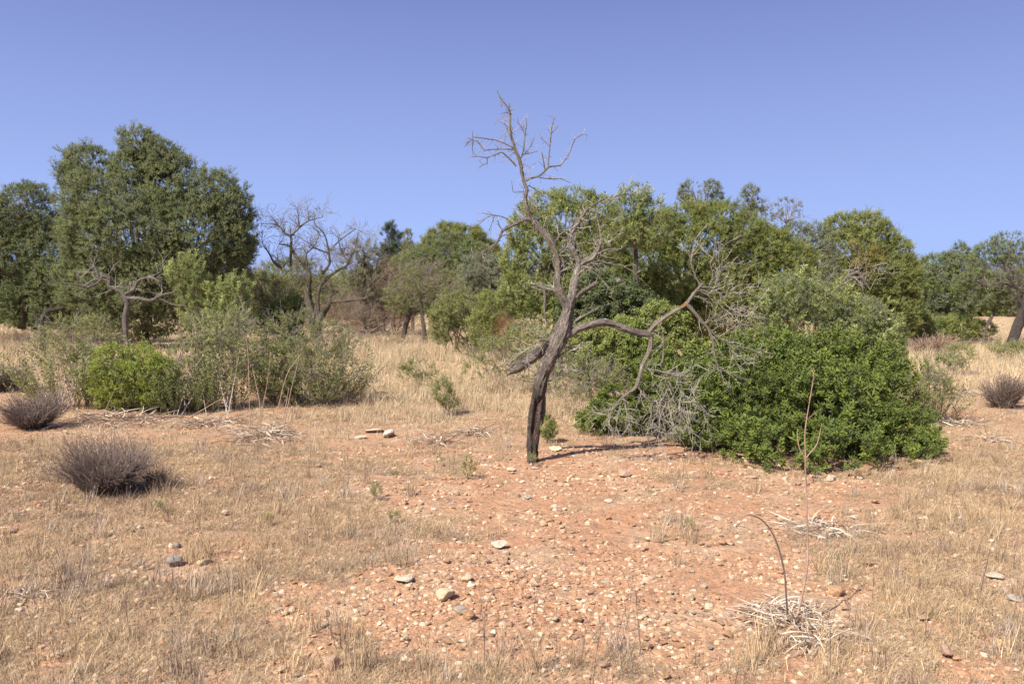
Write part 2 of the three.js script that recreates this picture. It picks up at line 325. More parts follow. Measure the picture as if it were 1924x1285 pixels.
// a tree or bush: trunk(s) given as paths, limbs grown to the lobes, crown of sprigs
function plant(name, label, category, o) {
  const d = o.d, base = o.base ? (o.base.length > 2 ? at(...o.base) : ground(...o.base)) : (() => { const l = lobesOf(o.lobes, d)[0].c.clone(); l.y = gh(l.x, l.z); return l; })();
  const t = thing(name, label, category, base, o.group), seed = (seedAt += 17), R = rng(seed), lobes = lobesOf(o.lobes ?? [], d), wood = o.wood ?? BARK;
  const forks = [];
  for (const path of o.trunks ?? []) { const T = new Tubes(), pts = px2path(path, d); T.add(pts, { radial: 10, step: 0.1, rough: 0.22, freq: 5, color: wood, seed }); mesh('trunk', T.geo(base), M.bark, t); forks.push(pts[pts.length - 1]); }
  for (const path of o.limbs ?? []) { const T = new Tubes(), pts = px2path(path, d); T.add(pts, { radial: 7, step: 0.1, rough: 0.2, freq: 5, color: wood, seed }); const b = mesh('branch', T.geo(base), M.bark, t); if (o.twigs) { const W = new Tubes(); for (const q of pts) for (let k = 0; k < o.twigs.n; k++) twig(W, R, q.v, V(R() - 0.5, R() - 0.2, R() - 0.5), o.twigs.len * lerp(0.5, 1.2, R()), Math.min(q.r * 0.5, o.twigs.r), o.twigs.lvl ?? 2, { seg: o.twigs.len / 5, color: wood, min: o.twigs.min ?? 0.004, wander: 0.5, fork: 0.8, up: 0.05 }); mesh('twigs', W.geo(base), M.twig, b, 'stuff'); } }
  if (!o.noLimbs && lobes.length) {
    const T = new Tubes(), from = forks.length ? forks : [{ v: base.clone(), r: o.stemR ?? 0.05 }];
    for (const l of lobes) for (let k = 0; k < (o.stems ?? 2); k++) {
      const f = from[Math.floor(R() * from.length)], s = f.v.clone(); if (!forks.length) s.add(V((R() - 0.5) * (o.foot ?? 0.4), 0, (R() - 0.5) * (o.foot ?? 0.4)));
      const e = l.c.clone().add(V((R() - 0.5) * l.r.x * 1.3, (R() - 0.3) * l.r.y, (R() - 0.5) * l.r.z * 1.3)), m = s.clone().lerp(e, 0.5).add(V((R() - 0.5) * l.r.x * 0.5, l.r.y * 0.25, (R() - 0.5) * l.r.z * 0.5));
      const r = Math.min(f.r * 0.7, o.stemR ?? 0.08);
      T.add([{ v: s, r }, { v: m, r: r * 0.6 }, { v: e, r: r * 0.2 }], { radial: 5, step: s.distanceTo(e) / 7, color: wood, rough: 0.1 });
      for (let j = 0; j < (o.fine ?? 3); j++) twig(T, R, m.clone().lerp(e, R()), e.clone().sub(s).normalize().add(V(R() - 0.5, R() - 0.4, R() - 0.5)), Math.min(l.r.x, l.r.y) * lerp(0.5, 1, R()), r * 0.3, 1, { seg: 0.15 * l.r.x + 0.05, color: wood, min: r * 0.08 });
    }
    mesh('stems', T.geo(base), M.twig, t);
  }
  if (o.broom) {                                            // leafy upright stems from the foot
    const list = [], { n, h, foot = 0.5, lean = 0.6, cols } = o.broom;
    for (let k = 0; k < n; k++) { const a = R() * 6.283, r = Math.sqrt(R()), p = V(base.x + Math.cos(a) * r * foot, 0, base.z + Math.sin(a) * r * foot * 0.7); p.y = gh(p.x, p.z) - 0.02; const g = V(Math.cos(a) * r * lean + (R() - 0.5) * 0.3, 1, Math.sin(a) * r * lean + (R() - 0.5) * 0.3).normalize(), z = h * lerp(0.55, 1.1, R()) * (1 - 0.25 * r); list.push({ p, q: new THREE.Quaternion().setFromUnitVectors(qY, g).multiply(new THREE.Quaternion().setFromAxisAngle(qY, R() * 6.28)), s: V(z * 0.9, z, z * 0.9), c: cols[Math.floor(R() * cols.length)].clone().multiplyScalar(lerp(0.75, 1.2, R())) }); }
    crown(t, 'foliage', S.broom, M.leaf, list);
  }
  for (const f of o.leaves ?? []) crown(t, f.name ?? 'crown', f.geo, f.mat ?? M.leaf, fill(seed + (f.seed ?? 1), f.lobes ? lobesOf(f.lobes, d) : lobes, f));
  return t;
}

// ---------------------------------------------------------------- far woods, trees and bushes, from the back to the front
{
  const R = rng(5), lobes = [];
  for (let x = -500; x < 2450; x += 46) lobes.push([x + (R() - 0.5) * 30, 566 - R() * 16, 48 + R() * 26, 26 + R() * 16, 85 + R() * 25]);
  const list = fill(3, lobesOf(lobes, 90), { size: 1.1, dens: 5, cols: [...GREEN.olive, GREEN.mass[0]], up: 0.6, floor: -0.5 });
  tag(instanced('far_woods', S.far[0], M.leaf, list, scene, 'stuff'), 'far-off low wood of olive and scrub closing the field behind everything', 'woods');
}
plant('olive_tree', 'largest olive tree, broad dark rounded crown standing above all its neighbours', 'tree', {
  d: 29, base: [272, 652], trunks: [[[272, 652, 24], [268, 630, 20], [275, 600, 18], [270, 560, 15]]], stemR: 0.12, stems: 1, fine: 1,
  lobes: [[258, 276, 30, 34], [292, 296, 34, 34], [320, 318, 38, 30], [245, 325, 40, 36], [168, 312, 44, 34], [140, 335, 30, 24], [210, 375, 90, 60], [330, 352, 62, 48], [395, 370, 55, 45], [435, 400, 38, 42], [255, 440, 120, 85], [370, 450, 90, 80], [440, 455, 38, 52], [182, 440, 62, 64], [310, 530, 115, 70], [405, 515, 62, 48], [215, 540, 95, 70], [280, 590, 85, 45], [170, 525, 52, 58]],
  leaves: [{ geo: S.olive, size: 0.186, dens: 4.2, cols: GREEN.oliveDark, gap: 0.2, up: 0.5, clump: 1.1, gapF: 0.7, hollow: 0.4 }, { geo: S.olive, size: 0.176, dens: 0.8, cols: GREEN.olive, gap: 0.3, up: 0.8, seed: 5, hollow: 0.12, clump: 1.1 }, { geo: S.olive, size: 0.3, dens: 0.55, cols: GREEN.oliveDark, gap: 0.3, up: 0.9, seed: 11, hollow: -0.1, clump: 1.4 }],
});
plant('olive_tree', 'smaller grey-green olive tree at the picture edge, against the shoulder of the largest olive', 'tree', {
  d: 31, base: [40, 618], trunks: [[[40, 618, 15], [45, 570, 12], [40, 520, 9]]], stemR: 0.12,
  lobes: [[50, 395, 48, 48], [25, 420, 40, 45], [80, 430, 35, 45], [30, 480, 60, 55], [98, 480, 44, 58], [112, 530, 52, 62], [70, 575, 62, 42], [-50, 450, 60, 70], [20, 540, 62, 42], [-60, 540, 60, 60], [88, 548, 45, 40]],
  leaves: [{ geo: S.olive, size: 0.186, dens: 5, cols: [...GREEN.oliveDark, GREEN.olive[0]], gap: 0.22 }],
});
plant('wild_olive_bush', 'low dark green bush under the smaller olive, at the end of the tall straw', 'bush', { d: 37, base: [30, 612], lobes: [[20, 580, 55, 30], [75, 585, 45, 28], [-40, 580, 60, 32], [130, 590, 45, 34], [165, 600, 40, 30]], leaves: [{ geo: S.olive, size: 0.207, dens: 3.2, cols: GREEN.olive, gap: 0.15 }] });
plant('hooked_trunk', 'dark hooked bare trunk bent over like a walking stick in the straw', 'tree', { d: 25, base: [79, 667], noLimbs: true, wood: DARKWOOD, trunks: [[[80, 668, 12], [79, 640, 11], [79, 612, 10], [81, 594, 9.5], [90, 584, 9], [104, 581, 8], [118, 578, 6]]] });
plant('bush', 'olive-green bush behind the bare almond trunks, beside the largest olive', 'bush', { d: 44, base: [520, 630], lobes: [[520, 545, 60, 48], [555, 525, 45, 40], [480, 560, 48, 42], [600, 560, 50, 40], [450, 575, 50, 42], [655, 585, 40, 30]], leaves: [{ geo: S.olive, size: 0.238, dens: 2.4, cols: [...GREEN.mass, GREEN.olive[1]], gap: 0.15 }, { name: 'twigs', geo: S.bare, mat: M.twig, size: 0.8, dens: 2, cols: GREEN.twigBrown, gap: 0.1, seed: 3 }] });
plant('cypress_tree', 'dark ragged conifer rising alone against the sky', 'tree', {
  d: 58, base: [738, 628], trunks: [[[738, 628, 8], [738, 520, 7], [735, 440, 3]]], stems: 1, fine: 0,
  lobes: [[734, 434, 7, 10], [721, 438, 7, 7], [746, 446, 8, 8], [736, 465, 17, 13], [726, 480, 16, 12], [750, 482, 18, 14], [768, 470, 7, 7], [765, 488, 12, 12], [738, 502, 26, 18]],
  leaves: [{ geo: S.needle, size: 0.34, dens: 6, cols: GREEN.cypress, gap: 0.26, clump: 2.4, up: 0.7 }],
});
plant('poplar_sapling', 'thin pale green sapling poking up beside the dark conifer', 'tree', { d: 57, base: [766, 626], trunks: [[[766, 626, 4], [766, 480, 3], [766, 435, 1.5]]], stems: 1, fine: 2, lobes: [[766, 448, 7, 16], [764, 470, 8, 18]], leaves: [{ geo: S.olive, size: 0.233, dens: 2.4, cols: GREEN.lime, gap: 0.25 }] });
plant('pine_tree', 'yellow-green umbrella pine with a domed top behind the grey olives', 'tree', {
  d: 62, base: [860, 622], trunks: [[[860, 622, 14], [862, 520, 11], [858, 460, 7]]], lobes: [[842, 440, 30, 15], [866, 448, 40, 18], [825, 456, 30, 14], [880, 462, 30, 16], [905, 470, 28, 15], [922, 480, 16, 14], [808, 474, 24, 16], [860, 478, 60, 18], [800, 490, 20, 16]],
  leaves: [{ geo: S.needle, size: 0.5, dens: 5, cols: GREEN.pine, gap: 0.12, up: 0.9 }],
});
plant('olive_tree', 'grey-green olive in front of the umbrella pine', 'tree', { d: 44, base: [850, 626], stemR: 0.1, trunks: [[[850, 626, 12], [850, 580, 9], [848, 540, 7]]], lobes: [[850, 480, 48, 38], [815, 500, 40, 34], [885, 490, 40, 34], [870, 535, 60, 50], [820, 545, 48, 45], [905, 520, 45, 42], [790, 500, 36, 30]], leaves: [{ geo: S.olive, size: 0.259, dens: 3.52, cols: [...GREEN.olive, ...GREEN.oliveDark], gap: 0.14 }] });
plant('olive_tree', 'silvery olive crown just behind the dead almond limbs, beside the umbrella pine', 'tree', { d: 36, base: [930, 626], stemR: 0.1, trunks: [[[930, 626, 12], [930, 580, 9], [925, 545, 7]]], lobes: [[905, 515, 42, 36], [940, 530, 45, 45], [890, 550, 40, 40], [930, 580, 50, 35]], leaves: [{ geo: S.olive, size: 0.217, dens: 3.52, cols: GREEN.oliveGrey, gap: 0.14 }] });
plant('almond_tree', 'yellow-green crown of a leafing tree above the two slim dark trunks', 'tree', { d: 47, base: [775, 622], stemR: 0.08, trunks: [[[775, 622, 8], [775, 570, 6], [778, 530, 5]]], lobes: [[780, 500, 45, 28], [750, 515, 40, 26], [810, 515, 38, 26], [770, 540, 55, 32]], leaves: [{ geo: S.olive, size: 0.249, dens: 2.08, cols: [...GREEN.lime, GREEN.mass[3]], gap: 0.25 }, { name: 'twigs', geo: S.bare, mat: M.twig, size: 0.8, dens: 1.6, cols: GREEN.twigBrown, gap: 0.1 }] });
plant('scrub_bush', 'rusty red leafless bush beyond the straw, beside the slim dark trunks', 'bush', { d: 42, base: [712, 628], stems: 4, foot: 2, stemR: 0.05, wood: BARK, lobes: [[712, 540, 36, 38], [690, 575, 34, 40], [735, 570, 34, 42], [715, 610, 48, 30]], leaves: [{ name: 'twigs', geo: S.bare, mat: M.twig, size: 0.62, dens: 6, cols: GREEN.twigRed, gap: 0.1, hollow: 0.9 }, { name: 'foliage', geo: S.far, size: 0.4, dens: 0.7, cols: GREEN.rust, gap: 0.25 }] });
plant('scrub_tree', 'shaggy brown half-dead tree on a dark straight trunk next to the bare almond', 'tree', { d: 40, base: [684, 636], wood: DARKWOOD, stemR: 0.07, trunks: [[[684, 636, 8], [686, 600, 7.5], [684, 540, 9], [682, 490, 6]]], lobes: [[678, 472, 30, 22], [695, 490, 28, 24], [665, 500, 28, 26], [690, 530, 34, 30], [670, 560, 26, 34], [695, 585, 22, 36]], leaves: [{ name: 'twigs', geo: S.bare, mat: M.twig, size: 0.7, dens: 6, cols: [...GREEN.twigBrown, C(0.12, 0.1, 0.07)], gap: 0.1, hollow: 0.9 }, { geo: S.olive, size: 0.233, dens: 0.96, cols: GREEN.oliveDark, gap: 0.3 }] });
plant('almond_tree', 'small almond with a leaning dark trunk, left of the slim upright one in the straw', 'tree', { d: 36, base: [757, 636], wood: DARKWOOD, stemR: 0.05, trunks: [[[757, 636, 10], [762, 612, 9], [769, 590, 8], [772, 568, 6]]], limbs: [[[769, 590, 5], [784, 586, 4], [792, 580, 3]]], lobes: [[768, 548, 34, 28], [750, 560, 28, 30], [785, 565, 22, 22]], leaves: [{ geo: S.olive, size: 0.176, dens: 1.28, cols: GREEN.olive, gap: 0.2 }, { name: 'twigs', geo: S.bare, mat: M.twig, size: 0.6, dens: 4, cols: GREEN.twigBrown, gap: 0.1, hollow: 0.9 }] });
plant('almond_tree', 'slim upright almond with forked pale limbs and a thin brown crown, standing in the straw', 'tree', { d: 31, base: [798, 648], wood: woodColor([0.13, 0.1, 0.085], [0.26, 0.22, 0.18]), stemR: 0.045, trunks: [[[799, 650, 11], [797, 625, 8], [794, 600, 7], [792, 575, 6], [790, 555, 4]]], limbs: [[[794, 585, 5], [806, 570, 4], [822, 555, 3]], [[791, 565, 4], [784, 540, 3], [770, 525, 2]]], lobes: [[800, 525, 42, 26], [770, 535, 36, 28], [835, 540, 34, 28], [815, 560, 34, 26]], leaves: [{ name: 'twigs', geo: S.bare, mat: M.twig, size: 0.55, dens: 5.5, cols: GREEN.twigBrown, gap: 0.1, hollow: 0.9 }, { geo: S.olive, size: 0.145, dens: 0.88, cols: GREEN.olive, gap: 0.25 }] });
plant('scrub_bush', 'grey-brown tangle of bare scrub between the largest olive and the bare almond', 'bush', { d: 33, base: [520, 632], stems: 3, foot: 2.5, stemR: 0.05, lobes: [[495, 545, 38, 34], [520, 560, 45, 40], [480, 580, 40, 38], [545, 590, 40, 36]], leaves: [{ name: 'twigs', geo: S.bare, mat: M.twig, size: 0.55, dens: 5, cols: GREEN.twigBrown, gap: 0.1, hollow: 0.9 }, { name: 'foliage', geo: S.olive, size: 0.176, dens: 1.28, cols: GREEN.mass, gap: 0.2 }] });
plant('scrub_bush', 'pinkish brown leafless scrub under the cut stub of the bare almond', 'bush', { d: 39, base: [650, 634], stems: 4, foot: 3, stemR: 0.04, lobes: [[640, 590, 40, 30], [665, 605, 40, 26], [700, 612, 44, 24], [745, 616, 34, 20], [610, 606, 34, 22], [820, 624, 40, 14]], leaves: [{ name: 'twigs', geo: S.bare, mat: M.twig, size: 0.5, dens: 6, cols: [...GREEN.twigBrown, ...GREEN.twigRed], gap: 0.1, hollow: 0.9 }] });
plant('fig_bush', 'bright yellow-green leafy bush glowing at the foot of the bare almond', 'bush', { d: 31, base: [545, 640], lobes: [[520, 598, 26, 18], [548, 590, 26, 18], [575, 600, 24, 18], [545, 615, 48, 20]], leaves: [{ geo: S.mastic, size: 0.34, dens: 4, cols: [C(0.2, 0.26, 0.025), C(0.15, 0.21, 0.03), C(0.11, 0.16, 0.03)], gap: 0.2 }] });
plant('almond_tree', 'bare leafless almond with spreading grey limbs against the sky, its trunk forked low', 'tree', {
  d: 30, base: [592, 645], wood: woodColor([0.1, 0.085, 0.06], [0.27, 0.23, 0.165]), noLimbs: true, trunks: [[[592, 646, 20], [590, 622, 16], [584, 590, 14], [579, 560, 13], [579, 530, 10]], [[598, 640, 18], [597, 605, 15], [606, 588, 13], [617, 572, 11], [619, 560, 9]]],
  twigs: { n: 5, len: 0.55, r: 0.012, lvl: 2, min: 0.0045 },
  limbs: [[[579.5, 532, 10], [579.5, 511, 8], [568.6, 495, 7], [553, 478, 6.5], [544.6, 463, 4], [524, 458.5, 2]], [[546, 500, 5], [546, 470, 5], [545.7, 445, 4], [536, 439, 3], [525, 426, 2.5], [510, 408, 1.2]], [[547, 443, 3.5], [562, 428, 3], [579.5, 415, 2], [605.6, 408, 1.2]], [[562, 426, 2.2], [560, 405, 1.6], [557.7, 391, 1]], [[536, 439, 2], [519, 422, 1.5], [490, 420, 1]],
    [[597, 598, 8], [598, 550, 7], [605.6, 532, 6], [629.6, 511, 5.5], [653.6, 495, 4], [642.7, 476, 3], [634, 445, 1.5]], [[598, 550, 6], [588, 540, 5], [580, 532, 4]], [[604, 515, 6], [618.7, 495, 5], [616.5, 471, 4], [610, 443, 2.5], [590, 419, 1.4]], [[616.5, 476, 3], [592.6, 467, 2.5], [579.5, 465, 1.5]], [[529, 504, 5], [515, 494, 4], [505, 476, 3], [492, 457, 1.6]], [[617, 562, 8], [626, 552, 7], [634, 546, 6]], [[621, 568, 4], [647, 567, 3.4], [686, 561, 2]], [[653, 495, 3], [665, 470, 2], [672, 440, 1.2]], [[618, 472, 2.5], [640, 450, 2], [668, 430, 1.2]], [[645, 480, 2.2], [672, 472, 1.8], [690, 462, 1]], [[578, 500, 3], [575, 478, 2.4], [590, 462, 1.8], [600, 440, 1.2]]],
});
plant('bush', 'round light green bush by the straw, beside the slim upright almond', 'bush', { d: 25, base: [868, 655], stems: 3, foot: 1, lobes: [[862, 590, 42, 34], [895, 600, 36, 40], [838, 605, 30, 30], [870, 630, 55, 26]], leaves: [{ geo: S.wisp, size: 0.22, dens: 5, cols: [...GREEN.wisp, GREEN.mass[0]], gap: 0.22, up: 0.8, clump: 2 }] });
plant('bush', 'tall pale green bush against the dark gap, behind the dead almond stub', 'bush', { d: 22, base: [918, 660], stems: 3, foot: 1, lobes: [[918, 590, 22, 36], [910, 625, 30, 34], [938, 640, 30, 26]], leaves: [{ geo: S.wisp, size: 0.2, dens: 5, cols: [...GREEN.mass, GREEN.wisp[1]], gap: 0.22, up: 0.9, clump: 2 }] });
plant('dead_bush', 'rust-red dried bush in the dark gap behind the dead almond', 'bush', { d: 21, base: [956, 655], stems: 3, stemR: 0.02, lobes: [[956, 612, 20, 17], [948, 632, 18, 16], [965, 630, 18, 16]], leaves: [{ name: 'foliage', geo: S.bare, mat: M.twig, size: 0.22, dens: 8, cols: GREEN.rust, gap: 0.05, hollow: 0.9 }] });

// trees and thickets behind the dead almond
plant('olive_tree', 'pair of slender olive tops against the sky above the yellow-green thicket', 'tree', { d: 34, base: [1315, 630], stemR: 0.08, trunks: [[[1315, 630, 12], [1312, 520, 9], [1312, 420, 6]]], lobes: [[1298, 358, 18, 16], [1308, 378, 22, 18], [1290, 372, 14, 12], [1338, 358, 13, 16], [1343, 378, 15, 16], [1320, 400, 30, 18]], leaves: [{ geo: S.olive, size: 0.186, dens: 4, cols: GREEN.oliveDark, gap: 0.14 }] });
plant('olive_tree', 'single thin olive top against the sky, a dark tuft on a bare stem', 'tree', { d: 36, base: [1412, 630], stemR: 0.06, trunks: [[[1412, 630, 10], [1414, 520, 8], [1412, 400, 3]]], lobes: [[1411, 360, 13, 11], [1400, 368, 7, 6], [1424, 385, 12, 9], [1408, 388, 11, 12], [1416, 402, 18, 10]], leaves: [{ geo: S.olive, size: 0.186, dens: 3.2, cols: GREEN.oliveDark, gap: 0.2 }] });
plant('olive_tree', 'sparse greyish olive top, half leafless, next to the thin dark tuft', 'tree', { d: 37, base: [1480, 630], stemR: 0.06, trunks: [[[1480, 630, 10], [1478, 520, 8], [1478, 420, 3]]], lobes: [[1474, 384, 10, 10], [1494, 392, 14, 12], [1482, 402, 18, 12], [1455, 402, 20, 14], [1500, 408, 14, 8]], leaves: [{ geo: S.olive, size: 0.186, dens: 1.36, cols: GREEN.oliveDark, gap: 0.25 }, { name: 'twigs', geo: S.bare, mat: M.twig, size: 0.6, dens: 2, cols: GREEN.twigGrey, gap: 0.2 }] });
plant('olive_tree', 'feathery light olive directly behind the upper limbs of the dead almond', 'tree', {
  d: 17, base: [1050, 690], stemR: 0.05, stems: 3, trunks: [[[1050, 690, 18], [1045, 620, 14], [1050, 560, 10]]],
  lobes: [[1030, 388, 40, 26], [1080, 382, 40, 24], [1000, 412, 34, 30], [1060, 420, 70, 40], [1115, 405, 42, 36], [975, 445, 22, 30], [1020, 470, 50, 45], [1085, 480, 55, 45], [965, 500, 24, 40], [1130, 460, 45, 45], [1000, 540, 48, 50], [1085, 560, 70, 50], [965, 560, 28, 34], [1030, 610, 70, 40]],
  leaves: [{ geo: S.olive, size: 0.104, dens: 2.88, cols: [...GREEN.pale, ...GREEN.mass], gap: 0.06, up: 0.8 }, { geo: S.shoot, size: 0.22, dens: 0.8, cols: GREEN.pale, gap: 0.1, up: 1.6, hollow: 0.2, seed: 9 }],
});
plant('olive_tree', 'olive with upright whippy shoots rising over the thicket next to the dead almond', 'tree', { d: 19, base: [1195, 660], stemR: 0.04, trunks: [[[1195, 660, 16], [1195, 560, 12], [1195, 470, 8]]], lobes: [[1195, 372, 26, 22], [1185, 400, 34, 30], [1220, 405, 34, 26], [1165, 430, 40, 36], [1215, 440, 45, 36]], leaves: [{ geo: S.olive, size: 0.114, dens: 2.08, cols: [...GREEN.pale, ...GREEN.olive], gap: 0.08, up: 0.8 }, { geo: S.shoot, size: 0.25, dens: 1, cols: GREEN.pale, gap: 0.1, up: 1.6, hollow: 0.2, seed: 9 }] });
plant('thicket', 'broad yellow-green thicket filling the middle behind the tangle of dead branches', 'bush', {
  d: 21, base: [1290, 650], stemR: 0.06, stems: 2, foot: 4,
  lobes: [[1290, 420, 50, 34], [1355, 415, 48, 32], [1400, 440, 44, 34], [1250, 440, 45, 40], [1320, 460, 85, 50], [1410, 490, 50, 45], [1215, 490, 60, 50], [1280, 530, 80, 50], [1370, 540, 80, 60], [1180, 550, 60, 50], [1240, 590, 80, 45], [1340, 600, 80, 40], [1440, 570, 50, 60], [1150, 600, 50, 45], [1445, 470, 48, 40], [1485, 500, 48, 44], [1180, 460, 50, 44], [1130, 500, 55, 50]],
  leaves: [{ geo: S.olive, size: 0.13, dens: 4, cols: GREEN.mass, gap: 0.06, up: 0.6, clump: 0.9, hollow: 0.4 }, { geo: S.olive, size: 0.2, dens: 0.5, cols: [...GREEN.mass, GREEN.pale[0]], gap: 0.3, up: 1, seed: 11, hollow: -0.1 }],
});
plant('mastic_bush', 'yellowish mastic bush in the shade of the thicket, framed by the arching dead bough', 'bush', { d: 15, base: [1140, 668], stemR: 0.03, foot: 1.5, lobes: [[1140, 560, 60, 40], [1100, 595, 44, 36], [1180, 595, 50, 40], [1130, 635, 70, 34], [1200, 640, 48, 36]], leaves: [{ geo: S.mastic, size: 0.17, dens: 5, cols: [C(0.14, 0.16, 0.022), C(0.1, 0.135, 0.025), C(0.07, 0.105, 0.02)], gap: 0.14 }] });
plant('olive_tree', 'silver-grey olive between the thicket and the round-topped green tree', 'tree', { d: 24, base: [1540, 650], wood: GREYWOOD, stemR: 0.05, trunks: [[[1545, 650, 12], [1540, 580, 9], [1538, 530, 7], [1525, 480, 4]]], lobes: [[1535, 455, 36, 30], [1500, 445, 30, 26], [1470, 470, 36, 36], [1530, 500, 46, 36], [1470, 520, 44, 44], [1500, 560, 44, 40], [1440, 450, 24, 26]], leaves: [{ geo: S.olive, size: 0.145, dens: 3.04, cols: [...GREEN.oliveGrey, GREEN.wisp[0]], gap: 0.08 }] });
plant('carob_tree', 'tall round-topped green tree with an ochre patch in its crown', 'tree', {
  d: 29, base: [1640, 644], stemR: 0.1, trunks: [[[1640, 644, 16], [1640, 590, 14], [1640, 540, 10]]],
  lobes: [[1585, 430, 36, 24], [1625, 428, 40, 26], [1650, 452, 38, 30], [1680, 480, 34, 32], [1600, 470, 60, 40], [1695, 530, 30, 48], [1660, 520, 56, 50], [1590, 530, 56, 45], [1700, 590, 24, 45], [1640, 590, 70, 45], [1680, 615, 40, 28], [1580, 590, 44, 42]],
  leaves: [{ geo: S.olive, size: 0.176, dens: 4, cols: GREEN.round, gap: 0.05, up: 0.7, clump: 0.8, hollow: 0.4 }, { geo: S.olive, size: 0.26, dens: 0.5, cols: GREEN.pale, gap: 0.3, up: 1, seed: 11, hollow: -0.08 }, { geo: S.olive, size: 0.156, dens: 1.1, cols: GREEN.ochre, gap: 0.2, lobes: [[1612, 474, 32, 24, 27.6], [1636, 490, 26, 20, 27.6]], seed: 7, hollow: 0.3 }],
});
plant('olive_tree', 'olive tree with a domed grey-green crown bordering the dry clearing', 'tree', { d: 33, base: [1785, 645], wood: GREYWOOD, stemR: 0.07, trunks: [[[1778, 648, 6], [1790, 625, 7], [1800, 610, 7], [1815, 585, 6]]], limbs: [[[1760, 578, 5], [1780, 590, 4], [1803, 614, 4]]], lobes: [[1755, 530, 46, 40], [1765, 505, 36, 28], [1805, 520, 45, 38], [1735, 560, 38, 34], [1790, 560, 50, 38], [1750, 600, 44, 34], [1805, 478, 14, 18], [1808, 496, 24, 18]], leaves: [{ geo: S.olive, size: 0.192, dens: 3.52, cols: [...GREEN.oliveGrey, ...GREEN.olive], gap: 0.14 }] });
plant('olive_tree', 'olive tree with a feathery crown behind the leaning dark trunk', 'tree', { d: 30, base: [1848, 645], wood: BARK, stemR: 0.07, trunks: [[[1848, 645, 4], [1855, 615, 5], [1866, 592, 6], [1876, 565, 5]]], lobes: [[1895, 470, 32, 30], [1865, 490, 36, 32], [1920, 490, 40, 36], [1880, 525, 60, 38], [1845, 540, 44, 36], [1930, 545, 50, 40], [1990, 530, 60, 60], [1900, 565, 50, 28]], leaves: [{ geo: S.olive, size: 0.171, dens: 2.72, cols: [...GREEN.oliveGrey, ...GREEN.olive], gap: 0.2, up: 0.8 }] });
plant('wild_olive_bush', 'dark green undergrowth bush below the domed olive at the rim of the clearing', 'bush', { d: 31, base: [1740, 642], lobes: [[1715, 612, 34, 30], [1755, 620, 40, 24], [1800, 618, 40, 26], [1840, 622, 26, 18], [1700, 626, 26, 18]], leaves: [{ geo: S.olive, size: 0.176, dens: 4, cols: [...GREEN.round, GREEN.mastic[2]], gap: 0.14 }] });
plant('almond_tree', 'leaning dark trunk with bare grey boughs at the very edge of the photo', 'tree', {
  d: 25, base: [1896, 664], noLimbs: true, wood: woodColor([0.085, 0.065, 0.06], [0.17, 0.135, 0.12]), trunks: [[[1895, 664, 22], [1904, 640, 20], [1914, 612, 19], [1924, 585, 17], [1930, 560, 14]]],
  twigs: { n: 4, len: 0.8, r: 0.012, lvl: 2 }, limbs: [[[1926, 580, 9], [1915, 562, 7], [1914, 543, 6], [1902, 538, 4.5], [1880, 531, 3], [1862, 538, 1.5]], [[1914, 545, 4], [1895, 520, 3], [1900, 508, 2]], [[1930, 565, 8], [1945, 540, 6], [1960, 500, 3]]],
});
plant('shrub', 'small olive-green shrub growing at the foot of the leaning dark trunk', 'shrub', { d: 22.5, base: [1895, 690], stemR: 0.012, lobes: [[1890, 662, 30, 14], [1912, 668, 28, 14], [1872, 668, 20, 10]], leaves: [{ geo: S.wisp, size: 0.22, dens: 5, cols: GREEN.wisp, gap: 0.12 }] });
{ // dead grey boughs in the trees behind
  const grey = (label, d, base, limbs) => plant('dead_bough', label, 'branch', { d, base, noLimbs: true, wood: GREYWOOD, limbs, twigs: { n: 2, len: 0.5, r: 0.008, lvl: 2, min: 0.003 } });
  grey('grey arched dead bough showing in the foliage of the round-topped tree', 23, [1568, 575, 23], [[[1571, 556, 5], [1580, 536, 5], [1593, 520, 6], [1612, 512, 6], [1625, 528, 4], [1636, 545, 2]], [[1612, 512, 4], [1600, 508, 3], [1640, 500, 1.5]], [[1605, 520, 4], [1622, 540, 3], [1618, 560, 1.5]]]);
  grey('pale dead limbs slanting through the silver-grey olive', 22, [1538, 545, 22], [[[1541, 550, 5], [1533, 525, 4.5], [1515, 512, 4], [1500, 498, 3], [1488, 490, 1.5]], [[1541, 540, 3.5], [1541, 510, 2.5], [1530, 475, 1.5]]]);
}
